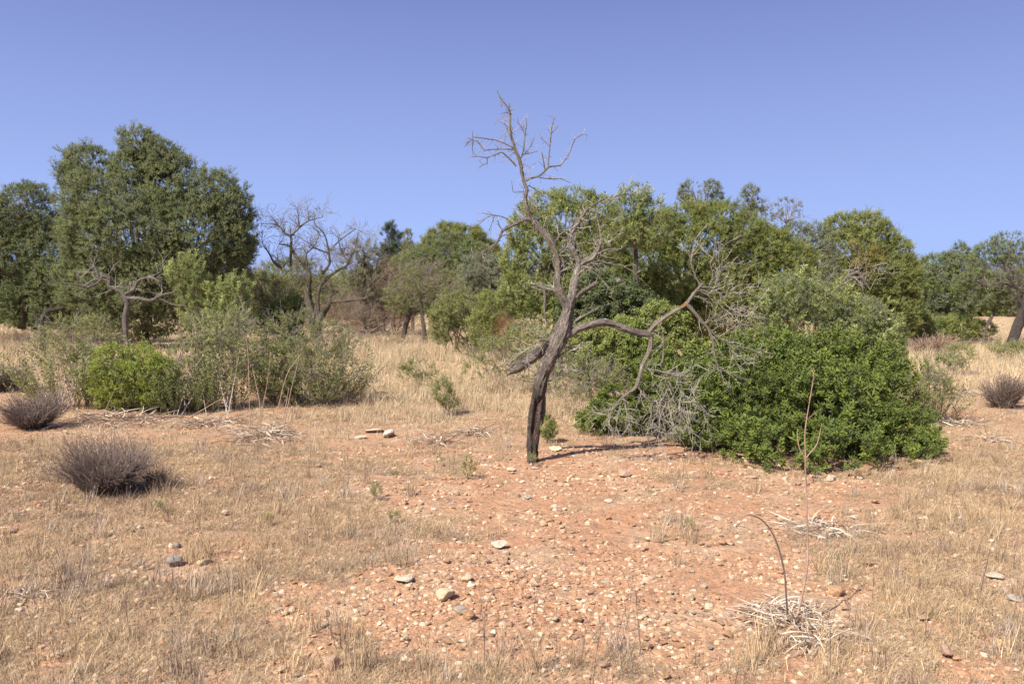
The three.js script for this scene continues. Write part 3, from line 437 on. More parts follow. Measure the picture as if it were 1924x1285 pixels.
{
  // the greyish olive shoots behind the crest of the mastic
  plant('olive_bush', 'grey-green olive bush with upright shoots overtopping the big glossy mastic', 'bush', {
    d: 12, base: [1540, 700], stemR: 0.025, stems: 3, foot: 1.2,
    lobes: [[1485, 556, 52, 38], [1540, 570, 54, 40], [1605, 596, 56, 40], [1655, 645, 42, 50], [1460, 605, 44, 34], [1590, 615, 52, 36], [1640, 640, 42, 44], [1540, 640, 70, 40], [1650, 690, 40, 40], [1440, 580, 26, 24]],
    leaves: [{ geo: S.olive, size: 0.0674, dens: 2.4, cols: [...GREEN.oliveGrey, ...GREEN.pale], gap: 0.2, up: 0.8 }, { geo: S.shoot, size: 0.22, dens: 1.3, cols: GREEN.pale, gap: 0.1, up: 1.7, hollow: 0.2, seed: 9 }],
  });
  plant('scrub_bush', 'yellow-green bush between the dead almond trunk and the big glossy mastic', 'bush', { d: 12.6, base: [1150, 735], stemR: 0.02, stems: 3, foot: 1.5, lobes: [[1120, 655, 60, 36], [1175, 650, 50, 40], [1240, 625, 44, 44], [1270, 670, 44, 44], [1140, 690, 54, 36], [1215, 680, 45, 45], [1075, 670, 40, 30]], leaves: [{ name: 'foliage', geo: S.mastic, size: 0.14, dens: 4.5, cols: [GREEN.bright[2], ...GREEN.mass], gap: 0.14 }] });
  plant('scrub_bush', 'low grey wispy scrub right behind the dead almond trunk', 'bush', { d: 11, base: [1075, 745], stemR: 0.008, stems: 8, foot: 1.2, wood: GREYWOOD, lobes: [[1060, 705, 50, 34], [1110, 715, 46, 30], [1145, 720, 34, 30]], leaves: [{ name: 'foliage', geo: S.wisp, size: 0.14, dens: 2, cols: GREEN.wisp, gap: 0.25 }, { name: 'twigs', geo: S.bare, mat: M.twig, size: 0.2, dens: 4.5, cols: GREEN.twigGrey, gap: 0.1, hollow: 0.9 }] });
  plant('scrub_bush', 'thin olive-green scrub by the broken stub of the dead almond', 'bush', { d: 14, base: [945, 715], stemR: 0.01, stems: 5, foot: 1.2, lobes: [[940, 670, 50, 30], [990, 650, 40, 34], [910, 690, 34, 22], [1010, 690, 36, 26]], leaves: [{ name: 'foliage', geo: S.wisp, size: 0.17, dens: 2.6, cols: GREEN.wisp, gap: 0.2 }, { name: 'twigs', geo: S.bare, mat: M.twig, size: 0.22, dens: 2, cols: GREEN.twigGrey, gap: 0.1 }] });
}
plant('shrub', 'low dark olive shrub alone in the golden straw of the clearing', 'shrub', { d: 15.5, base: [787, 712], stemR: 0.01, stems: 4, lobes: [[782, 695, 26, 16], [800, 700, 20, 12], [768, 702, 18, 10]], leaves: [{ geo: S.wisp, size: 0.13, dens: 3, cols: [...GREEN.wisp, GREEN.oliveDark[0]], gap: 0.25 }] });
plant('shrub', 'slender grey-green shrub standing in the straw below the lone dark shrub', 'shrub', { d: 11.2, base: [835, 782], stemR: 0.006, stems: 5, foot: 0.25, wood: GREYWOOD, lobes: [[832, 740, 16, 24], [844, 755, 14, 18]], leaves: [{ geo: S.wisp, size: 0.1, dens: 4, cols: GREEN.wisp, gap: 0.15, up: 1 }] });
plant('shrub', 'small bright sprouting shrub at the foot of the dead almond, behind it', 'shrub', { d: 9.1, base: [1028, 828], stemR: 0.005, stems: 5, foot: 0.1, lobes: [[1027, 806, 14, 20], [1036, 815, 10, 14]], leaves: [{ geo: S.wisp, size: 0.07, dens: 6, cols: GREEN.mass, gap: 0.1, up: 1 }] });
plant('mastic_bush', 'low bright green mastic sprout in the dry grass beside the hanging dead twigs', 'bush', { d: 9.7, base: [1118, 815], stemR: 0.008, stems: 4, foot: 0.3, lobes: [[1112, 795, 24, 18], [1140, 780, 30, 24], [1150, 745, 14, 18], [1160, 800, 24, 16], [1190, 790, 34, 28], [1215, 760, 30, 34]], leaves: [{ geo: S.mastic, mat: M.gloss, size: 0.1, dens: 3.4, cols: [GREEN.bright[2], ...GREEN.mastic], gap: 0.2 }] });
plant('mastic_bush', 'big dense glossy green mastic bush at the edge of the stony clearing', 'bush', {
  d: 9, base: [1520, 830, 9], stemR: 0.02, stems: 1, fine: 0, foot: 0.8,
  lobes: [[1470, 715, 115, 72, 9.9], [1370, 742, 86, 70, 9.6], [1560, 715, 105, 76, 9.9], [1300, 750, 76, 66, 10], [1622, 745, 86, 84, 9.5], [1450, 780, 120, 90, 8.9], [1560, 785, 120, 90, 8.7], [1260, 770, 60, 55, 9.6], [1340, 800, 76, 55, 9.0], [1684, 826, 58, 48, 8.7], [1722, 858, 34, 24, 8.4], [1490, 858, 110, 46, 8.0], [1590, 858, 110, 50, 7.9], [1380, 850, 76, 36, 8.4], [1310, 850, 54, 26, 8.7], [1680, 860, 70, 34, 8.1], [1420, 672, 84, 36, 10.4], [1235, 705, 40, 46, 10.4], [1520, 675, 76, 30, 10.6]],
  leaves: [{ geo: S.mastic, mat: M.gloss, size: 0.1, dens: 3.8, cols: GREEN.mastic, gap: 0.42, up: 0.5, clump: 2.6, gapF: 2.6, hollow: 0.5 }, { name: 'foliage', geo: S.mastic, mat: M.gloss, size: 0.15, dens: 0.5, cols: GREEN.mastic, gap: 0.2, up: 1.1, hollow: -0.06, seed: 8, stretch: 1.3 }],
});
plant('shrub', 'wispy tall shrub with thin stems leaning out beside the big mastic', 'shrub', { d: 10.6, base: [1735, 790], stemR: 0.008, stems: 4, foot: 0.6, wood: GREYWOOD, lobes: [[1722, 700, 34, 30], [1765, 700, 26, 24], [1800, 675, 22, 20], [1745, 740, 40, 30], [1700, 745, 30, 30], [1775, 735, 18, 22]], broom: { n: 26, h: 0.85, foot: 0.4, lean: 0.6, cols: GREEN.wisp }, leaves: [{ geo: S.wisp, size: 0.1, dens: 1.6, cols: [...GREEN.wisp, GREEN.olive[0]], gap: 0.3, up: 0.8 }, { name: 'twigs', geo: S.bare, mat: M.twig, size: 0.2, dens: 2.2, cols: GREEN.twigGrey, gap: 0.1 }] });
plant('shrub', 'little olive-green seedling bush in the pale straw beyond the wispy tall shrub', 'shrub', { d: 18, base: [1812, 690], stemR: 0.008, stems: 4, lobes: [[1808, 668, 18, 16], [1798, 680, 14, 10]], leaves: [{ geo: S.wisp, size: 0.16, dens: 4, cols: GREEN.wisp, gap: 0.15 }] });

// pruned tree and bushes before the largest olive
plant('almond_tree', 'pruned grey tree with crooked bare limbs spread before the largest olive', 'tree', {
  d: 22, base: [239, 680], noLimbs: true, wood: woodColor([0.17, 0.14, 0.125], [0.38, 0.34, 0.31]),
  trunks: [[[240, 682, 10], [239, 664, 9], [236, 633, 9], [234, 602, 10], [238, 574, 9], [237, 562, 8]]], twigs: { n: 1, len: 0.5, r: 0.01, lvl: 1 },
  limbs: [[[235, 566, 8], [230, 552, 7], [217, 543, 6.5], [204, 537, 7], [205, 526, 7], [200, 519, 6], [187, 521.5, 6], [180, 508, 4], [173.5, 493, 3], [167, 482, 2]], [[190, 520, 4], [187, 527, 4], [169, 538, 4], [154, 536, 3.5], [135, 533, 2.5], [118, 532, 1.5]], [[155, 536, 3], [149, 522, 2.5], [140, 510, 1.6]], [[235, 560, 7], [235, 552, 7], [252, 543, 7], [256.5, 530, 6], [266, 524, 5], [278, 520, 3]], [[276, 522, 2.5], [295, 523, 2], [312, 521, 1.2]], [[237, 560, 8], [261, 561, 7.5], [283, 564, 6.5], [304.5, 554, 5.5], [324, 550, 4]], [[300, 561, 3.5], [324, 572, 3], [348, 575, 2]], [[214, 541, 4], [202, 548, 3], [197, 556, 1.5]]],
});
plant('olive_bush', 'light green olive shoots growing from the tip of the pruned tree limb', 'bush', { d: 19, base: [360, 690], stemR: 0.025, stems: 3, foot: 0.8, wood: GREYWOOD, lobes: [[352, 507, 26, 18], [336, 524, 20, 18], [372, 522, 18, 22], [358, 556, 24, 26], [375, 598, 28, 30]], leaves: [{ geo: S.shoot, size: 0.3, dens: 3.4, cols: GREEN.pale, gap: 0.2, up: 1.5 }, { geo: S.olive, size: 0.114, dens: 1.6, cols: GREEN.olive, gap: 0.2, seed: 4 }] });
plant('olive_bush', 'second clump of light green olive shoots nearer the bare almond', 'bush', { d: 19, base: [432, 690], stemR: 0.025, stems: 3, foot: 0.8, wood: GREYWOOD, lobes: [[430, 555, 26, 26], [450, 545, 18, 22], [412, 570, 22, 26], [440, 590, 36, 30], [420, 625, 42, 34]], leaves: [{ geo: S.shoot, size: 0.28, dens: 3, cols: GREEN.pale, gap: 0.2, up: 1.5 }, { geo: S.olive, size: 0.114, dens: 1.92, cols: GREEN.olive, gap: 0.2, seed: 4 }] });
plant('shrub', 'airy grey-green shrub on thin bare stems, next to the bright green bush', 'shrub', { d: 12, base: [135, 768], stemR: 0.009, stems: 4, foot: 0.8, wood: GREYWOOD, lobes: [[135, 640, 56, 38], [178, 645, 38, 38], [110, 665, 40, 32], [165, 690, 44, 34], [125, 705, 44, 34], [190, 620, 20, 30]], broom: { n: 22, h: 1.3, foot: 0.5, lean: 0.6, cols: GREEN.wisp }, leaves: [{ geo: S.wisp, size: 0.12, dens: 1.5, cols: GREEN.wisp, gap: 0.3, up: 0.8 }, { name: 'twigs', geo: S.bare, mat: M.twig, size: 0.25, dens: 1.6, cols: GREEN.twigGrey, gap: 0.1 }] });
plant('shrub', 'sparse olive-green shrub full of grey twigs in the middle of the shrub row', 'shrub', { d: 12.2, base: [385, 775], stemR: 0.01, stems: 4, foot: 1, wood: GREYWOOD, lobes: [[385, 630, 44, 36], [430, 625, 44, 36], [360, 680, 48, 40], [420, 680, 46, 40], [465, 650, 36, 40], [400, 730, 60, 34]], broom: { n: 14, h: 1.45, foot: 0.9, lean: 0.5, cols: GREEN.wisp }, leaves: [{ geo: S.wisp, size: 0.12, dens: 1.3, cols: GREEN.wisp, gap: 0.3, up: 0.8 }, { name: 'twigs', geo: S.bare, mat: M.twig, size: 0.24, dens: 2.4, cols: GREEN.twigGrey, gap: 0.1 }] });
plant('shrub', 'widest dense olive-green shrub, ending the shrub row beside the path of straw', 'shrub', { d: 12.3, base: [575, 755], stemR: 0.012, stems: 3, foot: 1.2, wood: GREYWOOD, lobes: [[520, 640, 40, 34], [560, 625, 46, 36], [610, 645, 50, 36], [655, 665, 34, 34], [540, 690, 60, 44], [610, 695, 66, 42], [655, 700, 34, 30], [580, 728, 70, 28], [500, 690, 34, 44]], broom: { n: 44, h: 1.25, foot: 0.75, lean: 0.65, cols: GREEN.wisp }, leaves: [{ geo: S.wisp, size: 0.1, dens: 1.6, cols: [...GREEN.wisp, GREEN.mass[2]], gap: 0.3, up: 0.8, clump: 2.2 }, { name: 'twigs', geo: S.bare, mat: M.twig, size: 0.24, dens: 1.4, cols: GREEN.twigGrey, gap: 0.1 }] });
plant('juniper_bush', 'bright green soft-leaved bush standing out in the shrub row', 'bush', { d: 11.6, base: [255, 772], stemR: 0.012, stems: 2, foot: 0.8, lobes: [[212, 690, 34, 32], [205, 725, 32, 30], [262, 685, 34, 28], [245, 720, 46, 36], [298, 712, 34, 32], [285, 745, 46, 24], [225, 752, 36, 20]], leaves: [{ geo: S.wisp, size: 0.13, dens: 7, cols: GREEN.bright, gap: 0.14, up: 0.8 }] });
plant('shrub', 'dark olive-grey shrub behind the bright green bush, over the litter of dry leaves', 'shrub', { d: 11.7, base: [335, 775], stemR: 0.009, stems: 4, foot: 0.8, wood: GREYWOOD, lobes: [[330, 715, 34, 34], [345, 745, 40, 26], [305, 752, 30, 22]], broom: { n: 36, h: 0.8, foot: 0.4, lean: 0.4, cols: GREEN.wisp }, leaves: [{ geo: S.wisp, size: 0.12, dens: 2, cols: GREEN.wisp, gap: 0.25 }, { name: 'twigs', geo: S.bare, mat: M.twig, size: 0.2, dens: 2.4, cols: GREEN.twigGrey, gap: 0.1 }] });

// dried heather-like cushions
function cushion(label, base, w, h, dens = 1, cols = GREEN.heather, n0 = 560) {
  const b = ground(...base), t = thing('dried_shrub', label, 'dead shrub', b), d = -b.z, seed = (seedAt += 13), R = rng(seed), T = new Tubes(), rx = (w / 2 / FOC) * d, ry = (h / FOC) * d;
  for (let k = 0; k < n0 * dens; k++) {
    const a = R() * 6.283, e = Math.pow(R(), 0.6), s = b.clone().add(V(Math.cos(a) * rx * 0.4 * R(), 0, Math.sin(a) * rx * 0.4 * R())), g = C(0, 0, 0).copy(cols[Math.floor(R() * cols.length)]).multiplyScalar(lerp(0.75, 1.25, R())), col = () => [g.r, g.g, g.b];
    const dir = V(Math.cos(a) * e * rx, ry * (0.85 + 0.55 * noise(Math.cos(a) * 1.4 + seed, Math.sin(a) * 1.4)) * lerp(0.5, 1.15, Math.sqrt(1 - e * e * 0.8)), Math.sin(a) * e * rx);
    twig(T, R, s, dir, dir.length() * lerp(0.5, 0.95, R()), 0.003 * Math.sqrt(d / 7), 1, { seg: 0.09, wander: 0.3, fork: 1.1, spread: 1.3, shrink: 0.6, color: col, min: 0.0014 * d / 7 });
  }
  mesh('stems', T.geo(b), M.twig, t, 'stuff');
  return t;
}
cushion('round cushion of dried purple-grey stems alone in the dry grass', [200, 925], 168, 95, 1.7);
cushion('small sprawling clump of dried dark stems touching the purple-grey cushion', [292, 914], 60, 34, 0.4);
cushion('brown-grey dried bush at the end of the shrub row, before the litter of dry leaves', [62, 805], 112, 60, 1.2);
cushion('dried grey-brown bush farther back, cut by the picture edge', [12, 735], 90, 50, 0.9);
cushion('dried purplish bush in the dry clearing past the big mastic, at the picture edge', [1888, 766], 84, 56, 0.7);
cushion('pale brown feathery dried bush at the far rim of the clearing', [1750, 672], 80, 40, 0.6, [C(0.36, 0.26, 0.19), C(0.3, 0.21, 0.15)]);

// ---------------------------------------------------------------- the dead almond
{
  const D = 8.03, base = ground(1003, 873), t = thing('dead_almond_tree', 'gnarled dead almond tree with a hollow trunk and bare lichen-spotted limbs, alone in the clearing', 'dead tree', base);
  const R = rng(4242);
  const bark = (v) => { const q = clamp(0.5 + 1.1 * fbm(v.x * 7, v.y * 7, v.z * 7, 4), 0, 1), l = sstep(noise(v.x * 16, v.y * 16, v.z * 16), 0.32, 0.5); const c = [lerp(0.15, 0.5, q), lerp(0.122, 0.425, q), lerp(0.105, 0.37, q)], g = [0.38, 0.36, 0.3]; return c.map((x, i) => lerp(x, g[i], l * 0.5)); };
  const lichen = (amt, orange = 0.1, lo = [0.15, 0.12, 0.1], hi = [0.34, 0.29, 0.24]) => (v) => {
    const q = clamp(0.5 + 1.1 * fbm(v.x * 9, v.y * 9, v.z * 9, 3), 0, 1), l = sstep(noise(v.x * 26, v.y * 26, v.z * 26) + amt, 0.28, 0.42), o = sstep(noise(v.x * 9 + 3, v.y * 9, v.z * 9 + 5) + orange, 0.5, 0.56), y = noise(v.x * 12, v.y * 12 + 4, v.z * 12) > 0.1;
    let c = [0, 1, 2].map((i) => lerp(lo[i], hi[i], q)); const g = y ? [0.4, 0.37, 0.17] : [0.44, 0.42, 0.35]; c = c.map((x, i) => lerp(x, g[i], l * 0.85)); return c.map((x, i) => lerp(x, [0.62, 0.26, 0.03][i], o));
  };
  const limb = (name, path, o = {}) => {
    const T = new Tubes(), pts = px2path(path, D), color = o.color ?? bark; T.add(pts, { radial: o.radial ?? 9, step: o.step ?? 0.03, rough: o.rough ?? 0.34, freq: 9, color, seed: o.seed ?? path[0][0], shape: o.shape });
    const m = mesh(name, T.geo(base), M.bark, t);
    if (o.spurs) {
      const W = new Tubes(); let len = 0; for (let k = 1; k < pts.length; k++) len += pts[k].v.distanceTo(pts[k - 1].v);
      const cnt = Math.round(len * o.spurs);
      for (let k = 0; k < cnt; k++) {
        const f = (o.from ?? 0.08) + ((o.to ?? 1) - (o.from ?? 0.08)) * (k + R()) / cnt, g = f * (pts.length - 1), a = Math.min(pts.length - 2, Math.floor(g)), p = pts[a].v.clone().lerp(pts[a + 1].v, g - a), r = lerp(pts[a].r, pts[a + 1].r, g - a), along = pts[a + 1].v.clone().sub(pts[a].v).normalize();
        const dir = V(R() - 0.5, R() - 0.5 + (o.up ?? 0), (R() - 0.5) * (o.flat ?? 1)).multiplyScalar(2).addScaledVector(along, 0.6);
        twig(W, R, p, dir, (o.len ?? 0.1) * lerp(0.3, 1.3, R() * R() + 0.1), Math.min(r * 0.6, o.tr ?? 0.004), o.lvl ?? 1, { seg: o.seg ?? 0.035, wander: o.wander ?? 0.7, fork: o.fork ?? 0.7, spread: 1.8, color: o.tcolor ?? color, min: o.min ?? 0.0014, up: o.up ?? 0, floor: true });
      }
      mesh('twigs', W.geo(base), M.twig, m, 'stuff');
    }
    return m;
  };
  const trunkBark = (v) => { const b = bark(v), d = sstep(v.y + 0.25 * noise(v.x * 9, v.y * 5, v.z * 9), 0.55, 1.15); return b.map((x, i) => lerp(x * [0.5, 0.46, 0.44][i], x, d)); };   // blackened, weathered lower bark
  // trunk with its open hollow facing the clearing
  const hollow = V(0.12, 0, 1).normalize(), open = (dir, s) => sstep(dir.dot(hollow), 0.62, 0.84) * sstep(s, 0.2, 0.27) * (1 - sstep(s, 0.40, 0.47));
  const seam = (dir, s) => sstep(dir.dot(hollow), 0.9, 0.99) * (1 - sstep(s, 0.2, 0.26)) * sstep(s, 0.05, 0.09);
  limb('trunk', [[1002, 884, 31.6], [1002, 876, 26], [1002, 868, 22.3], [1000, 845, 20], [1001, 820, 20.5], [1003.5, 795, 21.5], [1006, 772, 22.3], [1010, 750, 23.2], [1014, 728, 22.3], [1020, 705, 22.3], [1030, 682, 23.2, -0.02], [1040, 660, 24.2, -0.03], [1050, 638, 27.9, -0.03], [1058, 615, 26, -0.02], [1066, 592, 20.5], [1071, 572, 17.7], [1073, 560, 17.7]], {
    radial: 44, step: 0.012, rough: 0.26, shape: (dir, s) => (1 - 0.85 * open(dir, s) - 0.3 * seam(dir, s)) * (1 + 0.14 * noise(dir.x * 4, s * 5, dir.z * 4 + dir.y) + 0.2 * Math.abs(noise(dir.x * 8, s * 9, dir.z * 8)) - 0.16 * Math.abs(noise(dir.x * 14, s * 16, dir.z * 14))),
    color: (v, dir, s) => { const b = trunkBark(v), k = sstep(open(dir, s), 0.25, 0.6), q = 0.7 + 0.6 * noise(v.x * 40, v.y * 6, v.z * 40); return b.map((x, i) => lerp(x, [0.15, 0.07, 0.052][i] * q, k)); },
  });
  for (const r of [[[1001, 872, 12], [992, 878, 9, -0.06], [980, 884, 5, -0.12], [972, 889, 2, -0.16]], [[1004, 874, 12], [1014, 879, 8, -0.05], [1026, 883, 4, -0.06]], [[1000, 872, 10], [996, 884, 8, -0.1], [993, 893, 4, -0.16]]]) limb('root', r, { radial: 8, step: 0.02, rough: 0.4 });
  for (const r of [[[968, 690, 6, 0.17], [958, 694, 4, 0.17], [946, 697, 1.4, 0.17]], [[966, 698, 5, 0.19], [955, 704, 3, 0.19], [950, 708, 1.2, 0.19]], [[972, 684, 5, 0.16], [958, 686, 3, 0.15], [950, 684, 1.2, 0.15]]]) limb('splinter', r, { radial: 5, step: 0.015, rough: 0.5, color: woodColor([0.24, 0.19, 0.16], [0.44, 0.38, 0.33], 14) });
  limb('bark_strip', [[1019, 732, 9, 0.02], [1021, 752, 9, 0.04], [1021, 772, 8, 0.05], [1019.5, 785, 6, 0.05], [1018.5, 796, 3, 0.05]], { radial: 10, step: 0.015, rough: 0.35 });
  limb('limb', [[1053, 628, 26, 0.0], [1038, 643, 22, 0.05], [1021, 657, 20, 0.1], [1003, 669, 18, 0.13], [985, 682, 17, 0.16], [966, 694, 15, 0.18], [961, 697, 14, 0.18]], { radial: 20, step: 0.02, rough: 0.3, spurs: 10, len: 0.22, lvl: 2, tcolor: lichen(-0.1, -1, [0.25, 0.22, 0.2], [0.42, 0.38, 0.34]) });
  const LTW = woodColor([0.26, 0.22, 0.18], [0.5, 0.45, 0.38], 12);
  // leader
  limb('limb', [[1066, 580, 17], [1060, 566, 15], [1051, 548, 13], [1047.5, 530, 12], [1048.5, 508, 12], [1047.5, 488, 11.5], [1042, 470, 11], [1034, 454, 12], [1022, 438, 12], [1010, 424, 11], [1003, 415, 9]], { radial: 14, rough: 0.3, spurs: 26, len: 0.2, lvl: 2, tcolor: LTW, color: (v) => { const a = bark(v), b = lichen(0.1, -1, [0.24, 0.2, 0.165], [0.56, 0.5, 0.43])(v), k = sstep(v.y, 1.7, 2.1); return a.map((x, i) => lerp(x, b[i], k)); } });
  const L = lichen(0.2, -0.12, [0.24, 0.2, 0.16], [0.52, 0.45, 0.37]);
  const LT = woodColor([0.2, 0.165, 0.12], [0.42, 0.36, 0.27], 12);
  limb('branch', [[1005, 420, 9.5], [997, 407, 8.5], [991, 394, 8], [987, 372, 7.5], [990, 357, 7], [984, 341, 6.6], [980, 322, 6.5], [976, 300, 6], [967, 276, 5], [960, 250, 4], [959, 222, 3.2], [957.6, 207, 2.8], [950, 196, 2.2], [943.5, 188, 1.8], [938, 179, 1.5], [934, 171, 1.2]], { color: L, tcolor: LT, to: 0.86, spurs: 44, len: 0.14, tr: 0.0038, min: 0.0022 });
  const small = (p, o = {}) => limb('branch', p, { radial: 6, color: L, tcolor: LT, spurs: 36, len: 0.11, tr: 0.0032, min: 0.002, lvl: 0, ...o });
  small([[968, 281, 3], [943.5, 280, 2.6], [920, 281, 2.2], [909, 281.6, 2.2], [903, 273, 2], [897, 266, 1.8], [887, 263, 1.6], [879, 267, 1.2], [873, 276, 0.9]]);
  small([[965, 278, 2.8], [952, 271, 2.4], [940, 266, 2.2], [926, 262, 1.9], [912, 260, 1.7], [889, 257, 1.4]]);
  small([[888.5, 268, 1.2], [888, 256, 1.2], [888, 247, 0.9]], { spurs: 0 });
  small([[889, 267, 1.3], [887, 280, 1.1], [889, 292, 0.9]], { spurs: 30 });
  small([[970, 312, 3.6], [961, 302, 3.2], [953, 294, 3], [942, 286, 2.6], [933, 290, 2.2], [925, 293, 2], [912, 296, 1.7], [900, 294, 1.5], [884, 294.5, 1]]);
  small([[914, 295, 1.6], [915.5, 306.5, 1.3], [908, 310, 1.1], [901, 313.5, 0.8]]);
  small([[984, 342, 4], [998, 335, 3.6], [1012, 331, 3.4], [1022, 323, 3.2], [1031, 314, 2.8], [1042, 312, 2.4], [1053, 310, 2.2], [1061, 301, 2], [1068, 291, 1.9], [1075, 275, 1.7], [1081, 261, 1.5], [1088, 256, 1.3], [1096, 252, 1], [1105, 254.5, 0.7]]);
  small([[1030, 314, 2.4], [1032.4, 285, 2.1], [1035.5, 253.5, 1.8], [1037, 238, 1.5], [1042, 221, 1]]);
  small([[1032, 274, 1.6], [1024, 266, 1.4], [1015, 258, 1]]); small([[1035.5, 250, 1.4], [1044, 243, 1.2], [1049, 236, 0.8]]);
  small([[1024, 320, 2.4], [1021, 302, 2.1], [1018, 286, 1.6]]);
  small([[1010, 332, 2.4], [1024, 335, 2.2], [1037, 336, 2], [1056, 336, 1.7], [1064, 340, 1.3], [1071, 343, 0.9]]);
  small([[979, 297, 2.8], [983, 285, 2.4], [985, 272, 2.2], [987, 250, 1.8], [989.5, 236, 1.4], [989, 222, 0.9]]);
  small([[986, 254, 1.6], [980, 240, 1.4], [971.6, 228.6, 0.9]]); small([[981, 293, 2], [987, 287, 1.8], [993, 281, 1.6], [999, 271, 1.3], [1004, 259, 0.9]]);
  small([[967, 275, 2.2], [960, 260, 1.9], [954, 246, 1.6], [948, 230, 1]]); small([[959, 215, 1.4], [950, 211, 1.2], [940, 215, 0.8]], { spurs: 10 });
  small([[992, 348, 2], [1002, 353, 1.7], [1012, 360, 1.4], [1018, 363, 1]]); small([[985, 359, 1.4], [974, 361, 1.2], [964.5, 360.5, 1.1], [962.5, 350, 1], [961, 339, 0.7]], { spurs: 8 });
  small([[984, 290, 2], [995, 288, 1.5], [1010, 284, 1.1]]);
  // low branch towards the pine
  limb('branch', [[1003, 416, 8], [994, 412, 7], [985, 412, 6.5], [965, 422, 6], [952, 429, 5.5], [944, 434, 5], [940, 444, 4.2], [937, 451, 4], [930, 459, 3.4], [922, 466, 3], [909, 472, 2.2], [899, 488, 1.6], [890.5, 503, 1]], { color: L, spurs: 22, len: 0.09 });
  small([[966, 421, 3], [956, 414, 2.6], [947, 408, 2.3], [928, 404, 2], [916, 402, 1.6], [906, 400, 1]]); small([[929, 405, 1.6], [924, 420, 1.4], [919, 434, 1]]);
  small([[921, 405, 1.6], [910, 412, 1.4], [899, 422, 1.2], [881, 431, 0.8]]); small([[944, 432, 2.4], [938, 424, 2.1], [935, 414, 1.6]]);
  small([[938, 448, 2.2], [952, 440, 1.6], [957, 455, 1.4], [956, 470, 1]]); small([[922, 466, 2], [916, 478, 1.8], [905, 500, 1.5], [893, 520, 1]], { len: 0.1 });
  small([[922, 466, 1.6], [905, 472, 1.4], [886, 476, 1]]); small([[916, 480, 1.3], [930, 495, 1.1], [936, 512, 0.8]]);
  // fork above the crown of the trunk
  const G = lichen(0.12, -0.6, [0.3, 0.26, 0.225], [0.64, 0.58, 0.51]);
  limb('limb', [[1070, 575, 17], [1075, 556, 16], [1079, 530, 15], [1084, 510, 14], [1088, 496, 13], [1084, 484, 11], [1076, 470, 10], [1070, 458, 9], [1072, 444, 8], [1080, 428, 8], [1089, 414, 7], [1098, 400, 5.5], [1106, 390, 3.5]], { radial: 14, rough: 0.32, color: G, tcolor: LTW, spurs: 34, len: 0.22, lvl: 2 });
  limb('branch', [[1047, 452, 3.5], [1052, 441, 3.6], [1066, 432, 3.6], [1080, 419, 3.6], [1092, 405, 3.6], [1107, 391, 3.4], [1124, 379, 3], [1149, 370.5, 2.5], [1177, 364.5, 1.9], [1193, 366, 1.3]], { radial: 7, color: lichen(0.08, -0.5, [0.26, 0.22, 0.17], [0.5, 0.45, 0.37]), spurs: 26, len: 0.16, lvl: 1 });
  limb('limb', [[1088, 497, 11], [1100, 491, 10], [1112, 486, 10], [1121, 473, 10], [1127.5, 459, 10], [1132, 449, 8.5]], { radial: 12, rough: 0.4, color: G, tcolor: LTW, spurs: 60, len: 0.2, lvl: 2 });
  const W = lichen(-0.05, -0.6, [0.32, 0.285, 0.24], [0.55, 0.5, 0.43]);
  const wand = (p, o = {}) => limb('branch', p, { radial: 6, color: W, spurs: 12, len: 0.09, tr: 0.0026, lvl: 1, ...o });
  wand([[1126, 447, 2], [1131, 428, 1.7], [1140, 405, 1]]); wand([[1112, 486, 3.4], [1126, 490, 3], [1142, 494, 2.8], [1160, 498, 2.4], [1177, 503, 2], [1194, 515, 1.6], [1208.6, 528, 1]]);
  wand([[1094, 496, 2.6], [1107, 506, 2.2], [1121, 515.5, 2], [1140, 534, 1.5], [1159, 553, 1]]); wand([[1115, 492, 2], [1135, 510, 1.8], [1160, 527, 1.4], [1168, 532, 1]]);
  limb('lichen_clump', [[1157, 527, 5], [1162, 527, 11], [1166, 529, 9], [1168, 531, 3]], { radial: 8, rough: 0.5, color: () => [0.5, 0.47, 0.38], step: 0.01 });
  wand([[1127, 466, 2.4], [1140, 471, 2], [1162, 469, 1.4], [1178, 460, 1]]); wand([[1122, 478, 2.2], [1150, 485, 1.8], [1173, 484, 1.1]]);
  wand([[1052, 473, 2.8], [1060, 465, 2.6], [1070, 461, 2.4], [1090, 459, 2], [1106, 454, 1.6], [1114, 448, 1]]); wand([[1110, 484, 2], [1098, 472, 1.7], [1090, 456, 1.2]], { len: 0.14 });
  limb('branch', [[1083, 560, 11], [1094, 549, 10], [1106, 541, 9], [1116, 534, 8], [1124, 531, 6]], { radial: 10, rough: 0.35, spurs: 6 });
  limb('branch', [[1059, 562, 10], [1050, 552, 9], [1040, 545.5, 8], [1030, 543, 7], [1020, 540, 6.5], [1006, 533, 4.5]], { radial: 10, rough: 0.35, color: G, spurs: 22, len: 0.22, lvl: 2 });
  limb('branch', [[1022.5, 543, 6], [1024, 560, 5], [1023, 580, 4.2], [1025, 598, 3.4], [1027, 613, 2.2]], { radial: 8, color: W, spurs: 12, len: 0.12 });
  limb('branch', [[1063, 622, 7], [1075, 608, 6.5], [1088, 598, 6], [1104, 590, 5], [1117, 582, 3.4]], { radial: 8, color: G, rough: 0.4, spurs: 5 });
  wand([[1064, 600, 2], [1085, 585, 1.8], [1110, 578, 1.5], [1145, 572, 1.2], [1170, 562, 0.8]], { spurs: 8 });
